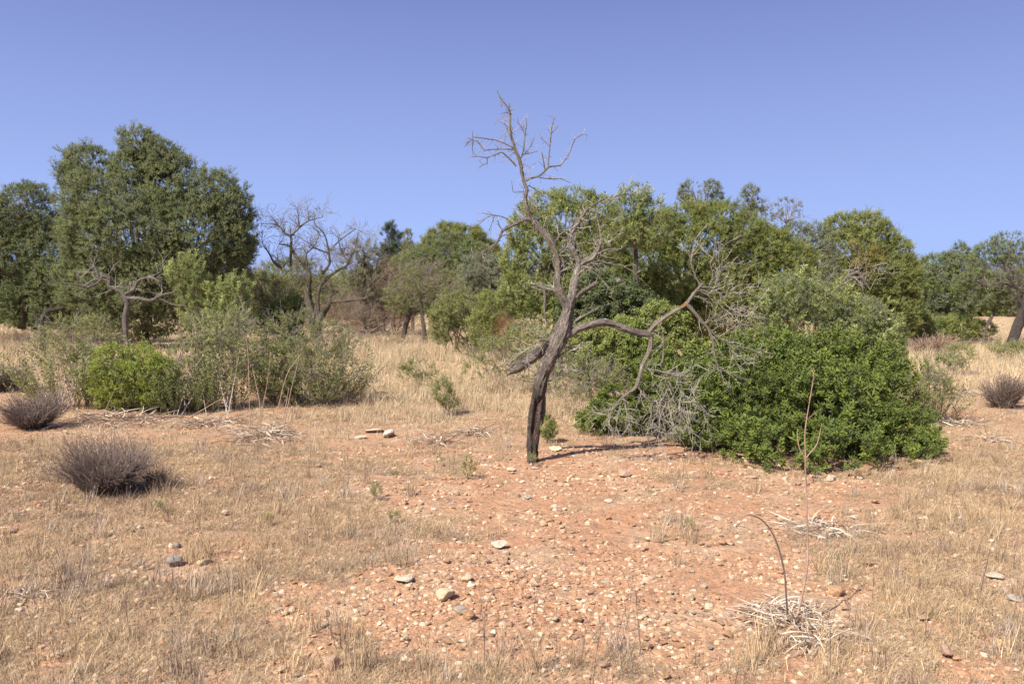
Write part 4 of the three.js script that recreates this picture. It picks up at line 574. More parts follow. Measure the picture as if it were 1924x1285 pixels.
  // arching bough and what hangs from it
  limb('bough', [[1056, 637, 18], [1068, 628, 17], [1082, 620, 15.5], [1096, 614, 14.5], [1110, 610, 14], [1126, 607, 13.5], [1142, 606, 13.5], [1157, 610, 13.5], [1171, 616, 14], [1184, 621, 14], [1197, 625, 13], [1212, 626.5, 13], [1224, 628, 11]], { radial: 22, step: 0.015, rough: 0.34, shape: (dir, s) => 1 + 0.22 * Math.abs(noise(dir.x * 7, s * 14, dir.z * 7 + dir.y * 7)) - 0.1 });
  const P = lichen(0.2, -0.1, [0.36, 0.3, 0.25], [0.6, 0.54, 0.45]);
  limb('branch', [[1219, 624, 9], [1230, 612, 8.5], [1242, 601, 8.5], [1254, 593, 8], [1272, 582, 8], [1289, 571.5, 7.5], [1298, 560, 6.5], [1306, 549, 6], [1313, 541, 5.5], [1320, 533, 4.5]], { radial: 10, color: lichen(0.2, 0.1, [0.4, 0.34, 0.28], [0.66, 0.6, 0.5]), rough: 0.25, spurs: 6 });
  const tang = { radial: 7, color: W, tcolor: W, spurs: 16, len: 0.32, tr: 0.0028, lvl: 2, seg: 0.055, wander: 0.5, fork: 0.8, min: 0.0014 };
  limb('branch', [[1316, 537, 4], [1308, 520, 3.4], [1300, 500, 3], [1297, 484, 2], [1304, 470, 1]], { ...tang, tcolor: LTW, up: 0.05 });
  limb('branch', [[1306, 549, 3.6], [1320, 545, 3.6], [1334, 551, 3.6], [1345, 535, 3.4], [1352, 519, 3.2], [1357, 500, 2.8], [1358, 488, 2.2], [1361, 470, 1.2]], { ...tang, tcolor: LTW, spurs: 15, color: lichen(0.05, 0.06, [0.28, 0.25, 0.21], [0.5, 0.46, 0.41]) });
  limb('branch', [[1318, 540, 3.6], [1335, 540, 3.2], [1352, 550, 2.6], [1372, 548, 2], [1392, 556, 1.2]], { ...tang, tcolor: LTW, spurs: 20 });
  limb('branch', [[1300, 556, 3.6], [1318, 560, 3.2], [1336, 570, 2.6], [1356, 562, 2], [1375, 545, 1.2]], { ...tang, tcolor: LTW, spurs: 18 });
  limb('branch', [[1334, 536, 3], [1340, 515, 2.6], [1335, 495, 2], [1345, 475, 1.2]], { ...tang, tcolor: LTW, spurs: 18, up: 0.1 });
  limb('branch', [[1290, 572, 7], [1301, 582, 6.5], [1312, 595, 6.5], [1322, 607, 6], [1331, 617, 5.5], [1336, 630, 5], [1340, 644, 4.4], [1342, 660, 4], [1345, 677, 3.6], [1350, 691, 3], [1353, 706, 1.8]], { radial: 9, color: P, spurs: 7, len: 0.25, lvl: 2, tcolor: W, seg: 0.06 });
  limb('branch', [[1337, 623, 4], [1352, 636, 3.6], [1367, 643, 3.4], [1384, 650, 3], [1400, 653, 2.8], [1425, 663, 2.2], [1449, 674, 1.2]], { ...tang, up: -0.05, spurs: 20, len: 0.22 });
  limb('branch', [[1326, 609, 3.2], [1342, 595, 3], [1361, 585, 2.6], [1382, 579, 2.2], [1403, 575, 1.8], [1425, 579, 1]], { ...tang, up: -0.05, spurs: 13, len: 0.2 });
  limb('branch', [[1338, 622, 3], [1355, 611, 2.6], [1374, 606, 2.3], [1392, 604, 2], [1410, 607, 1.7], [1437, 618, 1]], { ...tang, up: -0.05, spurs: 13, len: 0.2 });
  limb('branch', [[1350, 688, 2.8], [1338, 696, 2.5], [1325, 702, 2.2], [1310, 714, 2], [1295, 728, 1.5], [1300, 745, 0.9]], { ...tang, up: -0.05, spurs: 20, len: 0.18 });
  limb('branch', [[1350, 689, 2.8], [1362, 695, 2.5], [1374, 702, 2.2], [1393, 706, 1.2]], { ...tang, up: -0.05, spurs: 23, len: 0.18 });
  limb('branch', [[1366, 643, 2.4], [1375, 660, 2.2], [1384, 680, 1.8], [1390, 690, 1.2]], { ...tang, up: -0.05, spurs: 27, len: 0.2 });
  limb('branch', [[1344, 600, 2.4], [1372, 590, 2], [1396, 592, 1.4]], { ...tang, up: -0.05, spurs: 17, len: 0.2 });
  limb('branch', [[1223, 630, 8.5], [1223, 644, 8], [1221, 657, 8], [1215, 671, 7.6], [1209, 683, 7.6], [1204, 700, 7], [1199, 717, 6.6], [1194, 729, 6.4], [1183, 736, 6], [1171, 745, 5.4]], { radial: 9, color: P, rough: 0.3, spurs: 4, len: 0.25, lvl: 2, tcolor: W, seg: 0.06 });
  limb('branch', [[1226, 620, 4], [1236, 623, 4], [1246, 628, 3.8], [1247, 650, 3.4], [1246, 676, 3], [1243, 689, 2.8], [1256, 700, 2.6], [1269, 710, 2.2], [1280, 722, 1.4]], { radial: 7, color: P, spurs: 12, len: 0.3, lvl: 2, tcolor: W, seg: 0.06 });
  limb('branch', [[1171, 745, 4], [1176, 762, 3.6], [1180, 782, 3.2], [1185, 800, 2.6], [1188, 815, 1.6]], { ...tang, up: -0.1, spurs: 35, len: 0.22 });
  limb('branch', [[1171, 745, 4], [1160, 757, 3.2], [1152, 768, 2.8], [1143, 785, 2.2], [1136, 800, 1.4]], { ...tang, up: -0.1, spurs: 39, len: 0.24 });
  limb('branch', [[1170, 746, 3], [1164, 768, 2.4], [1160, 790, 2], [1155, 815, 1.2]], { ...tang, up: -0.1, spurs: 39, len: 0.2 });
  limb('branch', [[1210, 688, 4.6], [1220, 694, 4.2], [1232, 696, 3.8], [1248, 699, 3.4], [1263, 703, 3], [1278, 709, 2.4], [1293, 716, 1.4]], { ...tang, up: -0.1, spurs: 26, len: 0.28 });
  limb('branch', [[1264, 704, 3], [1275, 724, 2.8], [1286, 748, 2.6], [1302, 756, 2.2], [1318, 762, 2], [1328, 790, 1.6], [1338, 820, 1]], { ...tang, up: -0.1, spurs: 29, len: 0.24 });
  limb('branch', [[1197, 725, 4], [1208, 738, 3.4], [1220, 752, 3], [1234, 775, 2.6], [1240, 800, 2], [1238, 822, 1.1]], { ...tang, up: -0.1, spurs: 35, len: 0.26 });
  limb('branch', [[1222, 754, 2.8], [1240, 752, 2.4], [1262, 760, 2.2], [1280, 776, 1.8], [1292, 800, 1.2]], { ...tang, up: -0.1, spurs: 39, len: 0.26 });
  limb('branch', [[1224, 758, 2.6], [1225, 785, 2.4], [1230, 806, 2.2], [1240, 830, 1.4]], { ...tang, up: -0.1, spurs: 35, len: 0.22 });
  limb('branch', [[1278, 712, 2.4], [1282, 740, 2.2], [1276, 765, 1.8], [1284, 792, 1.2]], { ...tang, up: -0.1, spurs: 39, len: 0.26 });
  limb('branch', [[1214, 816, 2.6], [1222, 830, 2.4], [1226, 838, 2], [1212, 850, 1.4]], { ...tang, up: -0.1, spurs: 29, len: 0.12 });
  limb('branch', [[1255, 700, 2.6], [1250, 725, 2.3], [1256, 750, 2], [1252, 780, 1.3]], { ...tang, up: -0.1, spurs: 39, len: 0.24 });
  // fine grey twigs about the upper trunk
  limb('branch', [[1046, 650, 4], [1030, 640, 3], [1012, 641, 2.2], [995, 652, 1.4]], { ...tang, spurs: 44, len: 0.24, min: 0.002 });
  limb('branch', [[1030, 690, 4], [1044, 676, 3], [1058, 664, 2.2], [1072, 655, 1.4]], { ...tang, spurs: 44, len: 0.24, min: 0.002 });
  limb('branch', [[1020, 712, 4], [1036, 716, 3], [1046, 708, 2.2], [1056, 694, 1.4]], { ...tang, spurs: 44, len: 0.24, min: 0.002 });
  limb('branch', [[1018, 716, 3], [1000, 717, 2.2], [978, 714, 1.6], [955, 711, 0.9]], { ...tang, spurs: 13, len: 0.14 });
}

// ---------------------------------------------------------------- stones
function stoneGeo(seed, detail, flat) {
  const R = rng(seed), g = new THREE.IcosahedronGeometry(0.5, detail), p = g.attributes.position, cuts = [];
  for (let i = 0; i < 10; i++) cuts.push([V(R() - 0.5, R() - 0.4, R() - 0.5).normalize(), lerp(0.24, 0.42, R())]);
  for (let i = 0; i < p.count; i++) {
    const v = V(p.getX(i), p.getY(i), p.getZ(i)); v.multiplyScalar(1 + 0.25 * noise(v.x * 2.2 + seed, v.y * 2.2, v.z * 2.2) + 0.12 * noise(v.x * 7, v.y * 7 + seed, v.z * 7));
    for (const [n, d] of cuts) { const e = v.dot(n) - d; if (e > 0) v.addScaledVector(n, -e * 0.95); }
    p.setXYZ(i, v.x, v.y * flat, v.z);
  }
  g.computeVertexNormals(); return g;
}
const stones = Array.from({ length: 7 }, (_, i) => stoneGeo(i * 7 + 1, 3, [0.62, 0.75, 0.5, 0.85, 0.66, 0.56, 0.7][i]));
const rocks = { cream: rockMat(0.76, 0.61, 0.41), pale: rockMat(0.72, 0.6, 0.46), pink: rockMat(0.59, 0.40, 0.286), grey: rockMat(0.5, 0.43, 0.36), white: rockMat(0.74, 0.65, 0.53), orange: rockMat(0.58, 0.36, 0.204), dark: rockMat(0.34, 0.31, 0.28) };
const stoneSpots = [];
{
  const R = rng(99);
  const put = (x, y, w, kind, label, group, tall = 1, shape = 0) => {
    const p = ground(x, y), s = (w / FOC) * -p.z * 1.12; p.y += s * (group ? 0.12 : 0.2) * tall;
    const m = mesh('stone', stones[shape || Math.floor(R() * stones.length)], rocks[kind], scene); m.position.copy(p); m.scale.set(s, s * 0.92 * tall, s * lerp(0.7, 1, R())); m.rotation.set((R() - 0.5) * 0.4, R() * 6.28, (R() - 0.5) * 0.4);
    stoneSpots.push([p.x, p.z, s]); return tag(m, label, 'stone', group);
  };
  put(836, 1127, 38, 'cream', 'largest smooth cream stone on the bare red soil, throwing a short dark shadow', 0, 1.05, 4);
  put(878, 1163, 28, 'orange', 'chunky yellow-orange stone just below the largest cream stone', 0, 1.1, 3);
  put(864, 1150, 30, 'grey', 'grey-brown stone wedged between the largest cream stone and the yellow-orange one', 0, 0.8, 1);
  put(758, 1092, 42, 'pale', 'broad flat pale grey stone sunk in red soil, above the largest cream stone', 0, 0.55, 5);
  put(938, 1029, 34, 'pale', 'flat whitish stone at the edge of the dry grass strip above the pebbles', 0, 0.7, 5);
  put(878, 1093, 22, 'cream', 'rounded cream stone right of the broad flat pale stone, among pebbles', 0, 0.9);
  put(844, 1090, 17, 'pink', 'brownish round stone beside the rounded cream stone', 0, 1);
  put(622, 1258, 32, 'pink', 'upright pale pink flat-faced stone in straw at the bottom of the photo', 0, 1.5, 3);
  put(613, 1156, 18, 'orange', 'upper of two orange-cream stones near the grass edge, under a tiny pebble', 0, 1);
  put(609, 1177, 17, 'cream', 'lower of two orange-cream stones near the grass edge', 0, 0.8);
  put(633, 1192, 19, 'orange', 'third orange stone, just below the pair of orange-cream stones', 0, 0.8);
  put(842, 1210, 19, 'orange', 'squarish orange-pink stone below the yellow-orange one, by the tuft of straw', 0, 0.9);
  put(1040, 1167, 17, 'cream', 'tall cream stone, first of a short row on bare red soil', 0, 1.2);
  put(1084, 1167, 20, 'orange', 'broad orange stone ending the short row on bare red soil', 0, 1.1);
  put(1062, 1169, 14, 'cream', 'small cream stone in the middle of the short row on bare red soil', 0, 1);
  put(1213, 1219, 28, 'orange', 'long buff stone lying flat in red soil, nearer than the pair of cream pebbles', 0, 0.7, 2);
  put(1080, 1203, 14, 'pink', 'small reddish stone under the short row, beside a leaning wedge', 0, 0.9);
  put(1094, 1211, 15, 'pink', 'reddish wedge standing on edge next to the small reddish stone', 0, 1.4);
  put(1136, 1252, 24, 'pink', 'pinkish cream stone low in the photo between two straw tufts', 0, 0.9);
  put(1251, 1276, 20, 'orange', 'red-orange stone half cut by the bottom edge', 0, 1.2);
  put(1258, 1116, 15, 'cream', 'bigger of a pair of cream pebbles touching on bare soil', 0, 1);
  put(1271, 1118, 12, 'cream', 'smaller of a pair of cream pebbles touching on bare soil', 0, 0.9);
  put(1129, 1172, 14, 'grey', 'small blue-grey stone lying near the end of the short row', 0, 0.7);
  put(949, 1061, 19, 'pink', 'brown-pink flat stone with shadow, below the whitish one', 0, 0.8);
  put(916, 1058, 13, 'pink', 'round reddish stone next to the brown-pink flat one', 0, 1);
  put(838, 1057, 16, 'orange', 'buff stone on a ledge of red soil above the rounded cream stone', 0, 0.9);
  put(826, 1060, 13, 'orange', 'little flat orange stone touching the buff stone', 0, 0.6);
  put(1004, 1101, 18, 'cream', 'slanting cream slab partly behind a dry grass tuft', 0, 1.1);
  put(991, 937, 15, 'grey', 'blue-grey stone on the rubble below the dead almond', 0, 0.9);
  put(1144, 944, 16, 'white', 'white stone on the rubble to the side of the blue-grey one', 0, 0.7);
  put(1173, 894, 26, 'pink', 'pinkish angular rock at the tip of the dead almond shadow', 0, 0.8, 1);
  put(1043, 848, 27, 'cream', 'cream flat rock behind the dead almond shadow', 0, 0.5, 5);
  put(961, 884, 18, 'pale', 'pale stone just in front of the dead almond foot', 0, 0.9);
  put(1004, 881, 14, 'pale', 'pale stone touching the dead almond foot on its sunny front', 0, 0.8);
  put(729, 821, 30, 'white', 'white block of limestone on the bank in the middle distance', 0, 0.8, 1);
  put(676, 824, 24, 'pale', 'lower flat limestone left of the white block', 0, 0.6, 5);
  put(706, 812, 40, 'pale', 'flat limestone ledge behind the white block', 0, 0.35, 2);
  put(722, 740, 26, 'pale', 'flat pale rock where the shrub row ends at the straw', 0, 0.5, 2);
  put(597, 878, 12, 'cream', 'lone small cream stone in the short straw', 0, 0.9);
  put(324, 1063, 34, 'dark', 'dark grey angular rock in the dry grass', 0, 0.9, 3);
  put(382, 1060, 28, 'cream', 'cream stone next to the dark grey angular rock', 0, 0.6, 4);
  put(122, 1230, 32, 'pale', 'large whitish stone half sunk in the straw near the bottom corner', 0, 0.8, 1);
  put(96, 1205, 14, 'pale', 'upright pale stone behind the large whitish one', 0, 1.3);
  put(135, 1172, 13, 'pale', 'thin upright pale stone deep in the straw', 0, 1.5);
  put(401, 1139, 18, 'orange', 'orange stone alone in the dry grass', 0, 0.9);
  put(420, 968, 20, 'pale', 'pale lump of stone in the dry grass beyond the cream one', 0, 0.9);
  put(333, 1028, 16, 'grey', 'grey stone with a dead twig, above the dark angular rock', 0, 1);
  put(204, 1006, 20, 'grey', 'flat grey stone hidden in the grass below the dried cushion', 0, 0.5);
  put(29, 1115, 26, 'pink', 'pinkish flat stone amid dead litter by the picture edge', 0, 0.6);
  put(75, 1126, 15, 'pale', 'pale sharp stone in the dead litter by the picture edge', 0, 0.9);
  put(22, 1002, 19, 'pink', 'pink stone on the bare patch by the picture edge', 0, 0.9);
  put(304, 915, 15, 'pink', 'pink stone in the shade of the dried cushion', 0, 0.8);
  put(413, 1261, 14, 'orange', 'orange-pink pebble at the bottom, in a hole of the straw', 0, 0.9);
  put(530, 1261, 20, 'cream', 'cream stone at the bottom between the straw and the bare soil', 0, 0.9);
  put(557, 1270, 15, 'cream', 'round cream pebble beside the cream stone at the bottom', 0, 0.9);
  put(539, 1237, 15, 'orange', 'buff pebble above the cream stone at the bottom', 0, 0.9);
  put(1779, 1233, 31, 'pink', 'flat-faced salmon pink stone standing out of the straw', 0, 1.2, 4);
  put(1572, 1119, 36, 'orange', 'clod-like orange rock beside the heap of grey dead leaves', 0, 0.8, 3);
  put(1630, 1063, 19, 'orange', 'orange stone in the grass beyond the heap of grey dead leaves', 0, 0.9);
  put(1910, 1126, 36, 'grey', 'flat slate-grey rock at the picture edge', 0, 0.5, 2);
  put(1868, 1086, 36, 'pale', 'wide pale stone sunk in straw above the slate-grey rock', 0, 0.5, 5);
  put(1735, 1164, 26, 'pink', 'pinkish rock with a broken top in the straw', 0, 1);
  put(1838, 1197, 26, 'orange', 'rough orange rock in the straw beyond the salmon pink stone', 0, 0.8, 1);
  put(1357, 1022, 16, 'orange', 'tallest of four stones in a row on the red bank', 0, 1.1);
  put(1332, 1024, 16, 'pink', 'flat stone second in the row of four on the red bank', 0, 0.7);
  put(1374, 1025, 15, 'cream', 'cream stone ending the row of four on the red bank', 0, 0.7);
  put(1316, 1024, 14, 'orange', 'orange stone beginning the row of four on the red bank', 0, 0.8);
  put(1371, 1198, 20, 'orange', 'buff rock in the thin grass, toward the heap of grey leaves', 0, 1);
  put(1334, 1218, 14, 'grey', 'grey pebble in the thin grass below the buff rock', 0, 0.9);
  put(1704, 1003, 18, 'orange', 'reddish rock on the bare bank below the big mastic', 0, 0.8);
  put(1660, 1002, 16, 'white', 'flat white stone on the bare bank below the big mastic', 0, 0.5);
  put(1604, 976, 17, 'white', 'bright white stone on bare soil near the tall dry stalk', 0, 0.9);
  put(1644, 946, 17, 'pink', 'pinkish slab on the red bank under the mastic edge', 0, 0.5);
  put(1562, 903, 22, 'pale', 'pale rock tucked right under the mastic foliage', 0, 0.8);
  put(1500, 911, 14, 'pink', 'pink rock under the mastic foliage by the tall dry stalk', 0, 1);
  put(1415, 899, 18, 'pink', 'pinkish rock at the shaded near corner of the mastic', 0, 0.6);
  put(1628, 1223, 15, 'orange', 'small orange rock in the straw by the fallen grey leaves', 0, 1);
  put(1465, 980, 13, 'pink', 'little pink stone beside the curved dark stalk', 0, 0.8);
  // the many loose stones that nothing tells apart
  const kinds = ['pink', 'orange', 'cream', 'pink', 'orange', 'cream', 'pale', 'orange'];
  let n = 0, guard = 0;
  while (n < 215 && guard++ < 20000) {
    const y = 860 + R() * 420, x = 420 + R() * 1200, p = ground(x, y), g = grassiness(p.x, p.z); if (g > 0.42) continue;
    if (stoneSpots.some(([a, b, s]) => Math.hypot(a - p.x, b - p.z) < s * 0.8 + 0.03)) continue;
    const s = 0.03 + 0.035 * R() * R(); put(x, y, (s * FOC) / -p.z, kinds[Math.floor(R() * kinds.length)], 'small loose buff to pink stone among many strewn over the bare red soil', 'small loose stones on the bare red soil', lerp(0.7, 1.15, R())); n++;
  }
}
{ // gravel and clods
  const R = rng(123), geos = [stoneGeo(201, 1, 0.7), stoneGeo(202, 1, 0.6), stoneGeo(203, 1, 0.85)], list = [];
  const cols = [C(0.440, 0.268, 0.163), C(0.475, 0.317, 0.202), C(0.528, 0.396, 0.264), C(0.405, 0.242, 0.145), C(0.458, 0.290, 0.180), C(0.493, 0.343, 0.229), C(0.422, 0.255, 0.154), C(0.475, 0.326, 0.211), C(0.387, 0.233, 0.145), C(0.528, 0.440, 0.334)];
  cols.push(C(0.26, 0.155, 0.1), C(0.3, 0.18, 0.115), C(0.6, 0.5, 0.38), C(0.56, 0.44, 0.32));
  const zone = (d0, d1, n, s0, s1) => { for (let k = 0; k < n; k++) { const d = Math.sqrt(lerp(d0 * d0, d1 * d1, R())), x = (R() - 0.5) * 1.62 * d, g = grassiness(x, -d); if (R() < g * 0.5 - 0.1 || noise(x * 2.2, d * 2.2, 91) + 0.5 * noise(x * 0.8, d * 0.8, 17) < -0.26 + 0.5 * (R() - 0.5)) continue; const q = R(), s = lerp(s0, s1, Math.pow(q, 4.7)), p = V(x, gh(x, -d) - s * lerp(-0.1, 0.22, R()), -d); list.push({ p, q: new THREE.Quaternion().setFromEuler(new THREE.Euler((R() - 0.5) * 0.8, R() * 6.28, (R() - 0.5) * 0.8)), s: V(s, s * lerp(0.6, 1, R()), s * lerp(0.7, 1, R())), c: cols[Math.floor(R() * cols.length)].clone().multiplyScalar(lerp(0.85, 1.1, R())) }); } };
  zone(2.4, 5, 66000, 0.003, 0.052); zone(5, 9, 66000, 0.005, 0.062); zone(9, 15, 12000, 0.012, 0.07);
  split(list, 3).forEach((l, i) => tag(instanced('gravel', geos[i], M.gravel, l, scene, 'stuff'), ['fine gravel and crumbs of red earth over the ground', 'buff gravel strewn between the grass patches', 'clods and chips of red earth on the bare ground'][i], 'gravel'));
}

// ---------------------------------------------------------------- dry grass
function tuft(seed, n, { lean = 0.5, wid = 0.012, heads = 0.15, foot = 0.12, kink = 0.3 }) {
  const R = rng(seed), L = new Leaves();
  for (let k = 0; k < n; k++) {
    const a = R() * 6.283, b = V((R() - 0.5) * foot * 2, -0.03, (R() - 0.5) * foot * 2), h = lerp(0.35, 1.05, R()), d = V(Math.cos(a) * lean * R(), 1, Math.sin(a) * lean * R()).normalize(), m = b.clone().addScaledVector(d, h * 0.55), e = m.clone().addScaledVector(d.clone().add(V((R() - 0.5) * kink * 2, (R() - 0.8) * kink, (R() - 0.5) * kink * 2)).normalize(), h * 0.45);
    const s = V(Math.cos(a + 1.2), 0, Math.sin(a + 1.2)).multiplyScalar(wid * lerp(0.6, 1.2, R()) / 2), g = lerp(0.6, 1.15, R()), c = [g, g * lerp(0.96, 1.02, R()), g * lerp(0.88, 1.06, R())];
    const A = b.clone().add(s), B = b.clone().sub(s), Cc = m.clone().addScaledVector(s, 0.8), D = m.clone().addScaledVector(s, -0.8);
    L.tri(A, Cc, B, c); L.tri(B, Cc, D, c); L.tri(Cc, e, D, c);
    if (R() < heads) { const f = e.clone().add(V((R() - 0.5) * 0.08, 0.12, (R() - 0.5) * 0.08)); L.leaf(e.clone().addScaledVector(d, -0.05), f.sub(e).normalize(), s.clone().normalize(), 0.14, wid * 1.7, [g * 0.85, g * 0.75, g * 0.6]); }
  }
  return L.geo();
}
const TUFT = { short: [1, 2, 3].map((s) => tuft(s, 24, { lean: 2.8, wid: 0.032, foot: 0.9, heads: 0.05, kink: 1.1 })), tall: [4, 5].map((s) => tuft(s, 26, { lean: 0.7, wid: 0.014, heads: 0.12, foot: 0.2 })), litter: [6].map((s) => tuft(s, 14, { lean: 6, wid: 0.05, foot: 0.5, heads: 0, kink: 0.9 })) };
{
  const R = rng(321), short = [], tall = [], litter = [];
  const dry = [C(0.510, 0.369, 0.219), C(0.419, 0.301, 0.186), C(0.547, 0.413, 0.258), C(0.365, 0.263, 0.172), C(0.456, 0.331, 0.202), C(0.319, 0.224, 0.150)], gold = [C(0.58, 0.46, 0.3), C(0.52, 0.41, 0.265), C(0.61, 0.5, 0.34), C(0.46, 0.36, 0.24)], ashen = [C(0.46, 0.37, 0.29), C(0.54, 0.45, 0.36), C(0.38, 0.3, 0.24)];
  const pick = (a, x, z) => { const w = clamp(0.5 + fbm(x * 1.3, z * 1.3, 70, 2) * 1.3 + (R() - 0.5) * 0.7, 0, 0.999) * a.length; return a[Math.floor(w)].clone().multiplyScalar(lerp(0.85, 1.12, R())); };
  const turn = () => new THREE.Quaternion().setFromEuler(new THREE.Euler((R() - 0.5) * 0.3, R() * 6.28, (R() - 0.5) * 0.3));
  const tallness = (x, z) => { const [px, py] = seenAt(x, 0, z); let v = 0; for (const [cx, cy, rx, ry, w] of [[860, 745, 190, 50, 1], [640, 765, 120, 26, 0.8], [1085, 780, 90, 40, 0.7], [820, 660, 300, 26, 1.2], [60, 635, 160, 40, 1.4], [1790, 670, 190, 36, 0.8], [650, 800, 60, 20, 0.8]]) { const u = (px - cx) / rx, t = (py - cy) / ry; v += w * Math.exp(-u * u - t * t); } return v; };
  const cells = new Map(); for (const q of stoneSpots) if (q[2] > 0.035) for (let i = -1; i < 2; i++) for (let j = -1; j < 2; j++) { const k = (Math.round(q[0] * 3) + i) + '_' + (Math.round(q[1] * 3) + j); if (!cells.has(k)) cells.set(k, []); cells.get(k).push(q); }
  const onStone = (x, z) => (cells.get(Math.round(x * 3) + '_' + Math.round(z * 3)) ?? []).some(([a, b, s]) => Math.abs(a - x) < s * 0.6 + 0.02 && z - b > -s * 0.5 && z - b < s * 0.7 + 0.16);
  const zone = (d0, d1, n, h0, h1, list, cols, pow = 1, dull) => { for (let k = 0; k < n; k++) { const d = Math.sqrt(lerp(d0 * d0, d1 * d1, R())), x = (R() - 0.5) * 1.7 * d, g = grassiness(x, -d); if (R() > Math.pow(sstep(g, 0.15, 0.85), pow) * 0.96 + 0.035 || (d < 13 && onStone(x, -d))) continue; const h = lerp(h0, h1, R() * R()) * lerp(0.6, 1.1, g), w = h * lerp(0.8, 1.3, R()); list.push({ p: V(x, gh(x, -d), -d), q: turn(), s: V(w, h, w), c: pick(cols, x, -d) }); } };
  zone(2.2, 5, 46000, 0.02, 0.085, short, dry, 1.25); zone(5, 9, 66000, 0.025, 0.095, short, dry, 1.25); zone(9, 16, 26000, 0.05, 0.15, short, [...dry, ...gold], 1.3);
  zone(16, 34, 22000, 0.1, 0.26, short, gold, 0.8); zone(34, 85, 26000, 0.25, 0.5, short, gold, 0.8);
  for (let k = 0; k < 90000; k++) { const d = Math.sqrt(lerp(64, 2500, R() * R())), x = (R() - 0.5) * 1.6 * d, q = tallness(x, -d); if (R() > q * 0.34 || noise(x * 0.8, d * 0.8, 66) < -0.12) continue; const h = lerp(0.14, 0.42, R()) * clamp(d / 16, 0.75, 1.3); tall.push({ p: V(x, gh(x, -d), -d), q: turn(), s: V(h, h, h), c: pick(gold, x, -d) }); }
  for (let k = 0; k < 1500; k++) { const d = lerp(2.6, 9, R()), x = (R() - 0.5) * 1.6 * d; if (grassiness(x, -d) < 0.45) continue; const h = lerp(0.1, 0.24, R()); tall.push({ p: V(x, gh(x, -d), -d), q: turn(), s: V(h, h, h), c: pick([...dry, ...ashen], x, -d) }); }
  for (let k = 0; k < 42000; k++) { const d = Math.sqrt(lerp(5, 210, R())), x = (R() - 0.5) * 1.7 * d, w = lerp(0.03, 0.1, R()); if (noise(x * 1.9, d * 1.9, 55) < -0.1) continue; litter.push({ p: V(x, gh(x, -d) + 0.004, -d), q: turn(), s: V(w * 0.35, w * 0.35, w * 0.35), c: pick([...ashen, dry[1]], x, -d) }); }
  const brush = []; for (let k = 0; k < 9000; k++) { const d = Math.sqrt(lerp(110, 1400, R())), x = (R() - 0.5) * 1.6 * d; if (noise(x * 0.45, d * 0.45, 77) + 0.4 * noise(x * 1.7, d * 1.7, 7) < 0.2) continue; const h = lerp(0.12, 0.36, R()) * clamp(d / 20, 0.7, 1.3); brush.push({ p: V(x, gh(x, -d) - 0.02, -d), q: turn(), s: V(h * 1.2, h, h * 1.2), c: [...GREEN.twigBrown, ...GREEN.heather, C(0.3, 0.2, 0.12)][Math.floor(R() * 7)].clone().multiplyScalar(lerp(0.8, 1.3, R())) }); }
  tag(instanced('dry_brush', S.bare[1], M.twig, brush, scene, 'stuff'), 'low brown brittle brush in patches among the straw', 'brush');
  split(short, 3).forEach((l, i) => tag(instanced('dry_grass', TUFT.short[i], M.straw, l, scene, 'stuff'), ['short dry straw-coloured grass over the field', 'bleached stubble in patches between red soil', 'bent withered blades covering the ground'][i], 'grass'));
  split(tall, 2).forEach((l, i) => tag(instanced('dry_grass', TUFT.tall[i], M.straw, l, scene, 'stuff'), ['tall golden straw beyond the stony clearing', 'knee-high seeded grass before the trees'][i], 'grass'));
  tag(instanced('straw_litter', TUFT.litter[0], M.straw, litter, scene, 'stuff'), 'scattered bits of fallen straw and twig on the soil', 'litter');
}

// ---------------------------------------------------------------- dead asphodels: heaps of strap leaves and their stalks
function strap(seed) {
  const R = rng(seed), L = new Leaves(), n = 5, bend = lerp(-0.9, 1.2, R()), sway = (R() - 0.5) * 1.1; let prev = null;
  for (let k = 0; k <= n; k++) {
    const t = k / n, c = V(sway * t * t, 0.12 * Math.sin(t * 3.1) * bend + 0.02, t), w = 0.034 * (1 - 0.75 * t * t) + 0.004, e = [c.clone().add(V(-w, 0.02, 0)), c.clone(), c.clone().add(V(w, 0.02, 0))], g = lerp(0.9, 1.1, R()), col = [g, g, g];
    if (prev) for (let j = 0; j < 2; j++) { L.tri(prev[j], e[j], prev[j + 1], col); L.tri(prev[j + 1], e[j], e[j + 1], col); }
    prev = e;
  }
  return L.geo();
}
const straps = [1, 2, 3, 4, 5].map(strap), ASH = [C(0.489, 0.410, 0.328), C(0.567, 0.484, 0.389), C(0.411, 0.334, 0.268), C(0.508, 0.400, 0.285), C(0.351, 0.270, 0.216)];
const ashMats = ASH.map((c) => std({ vertexColors: true, color: c, roughness: 0.8 }));
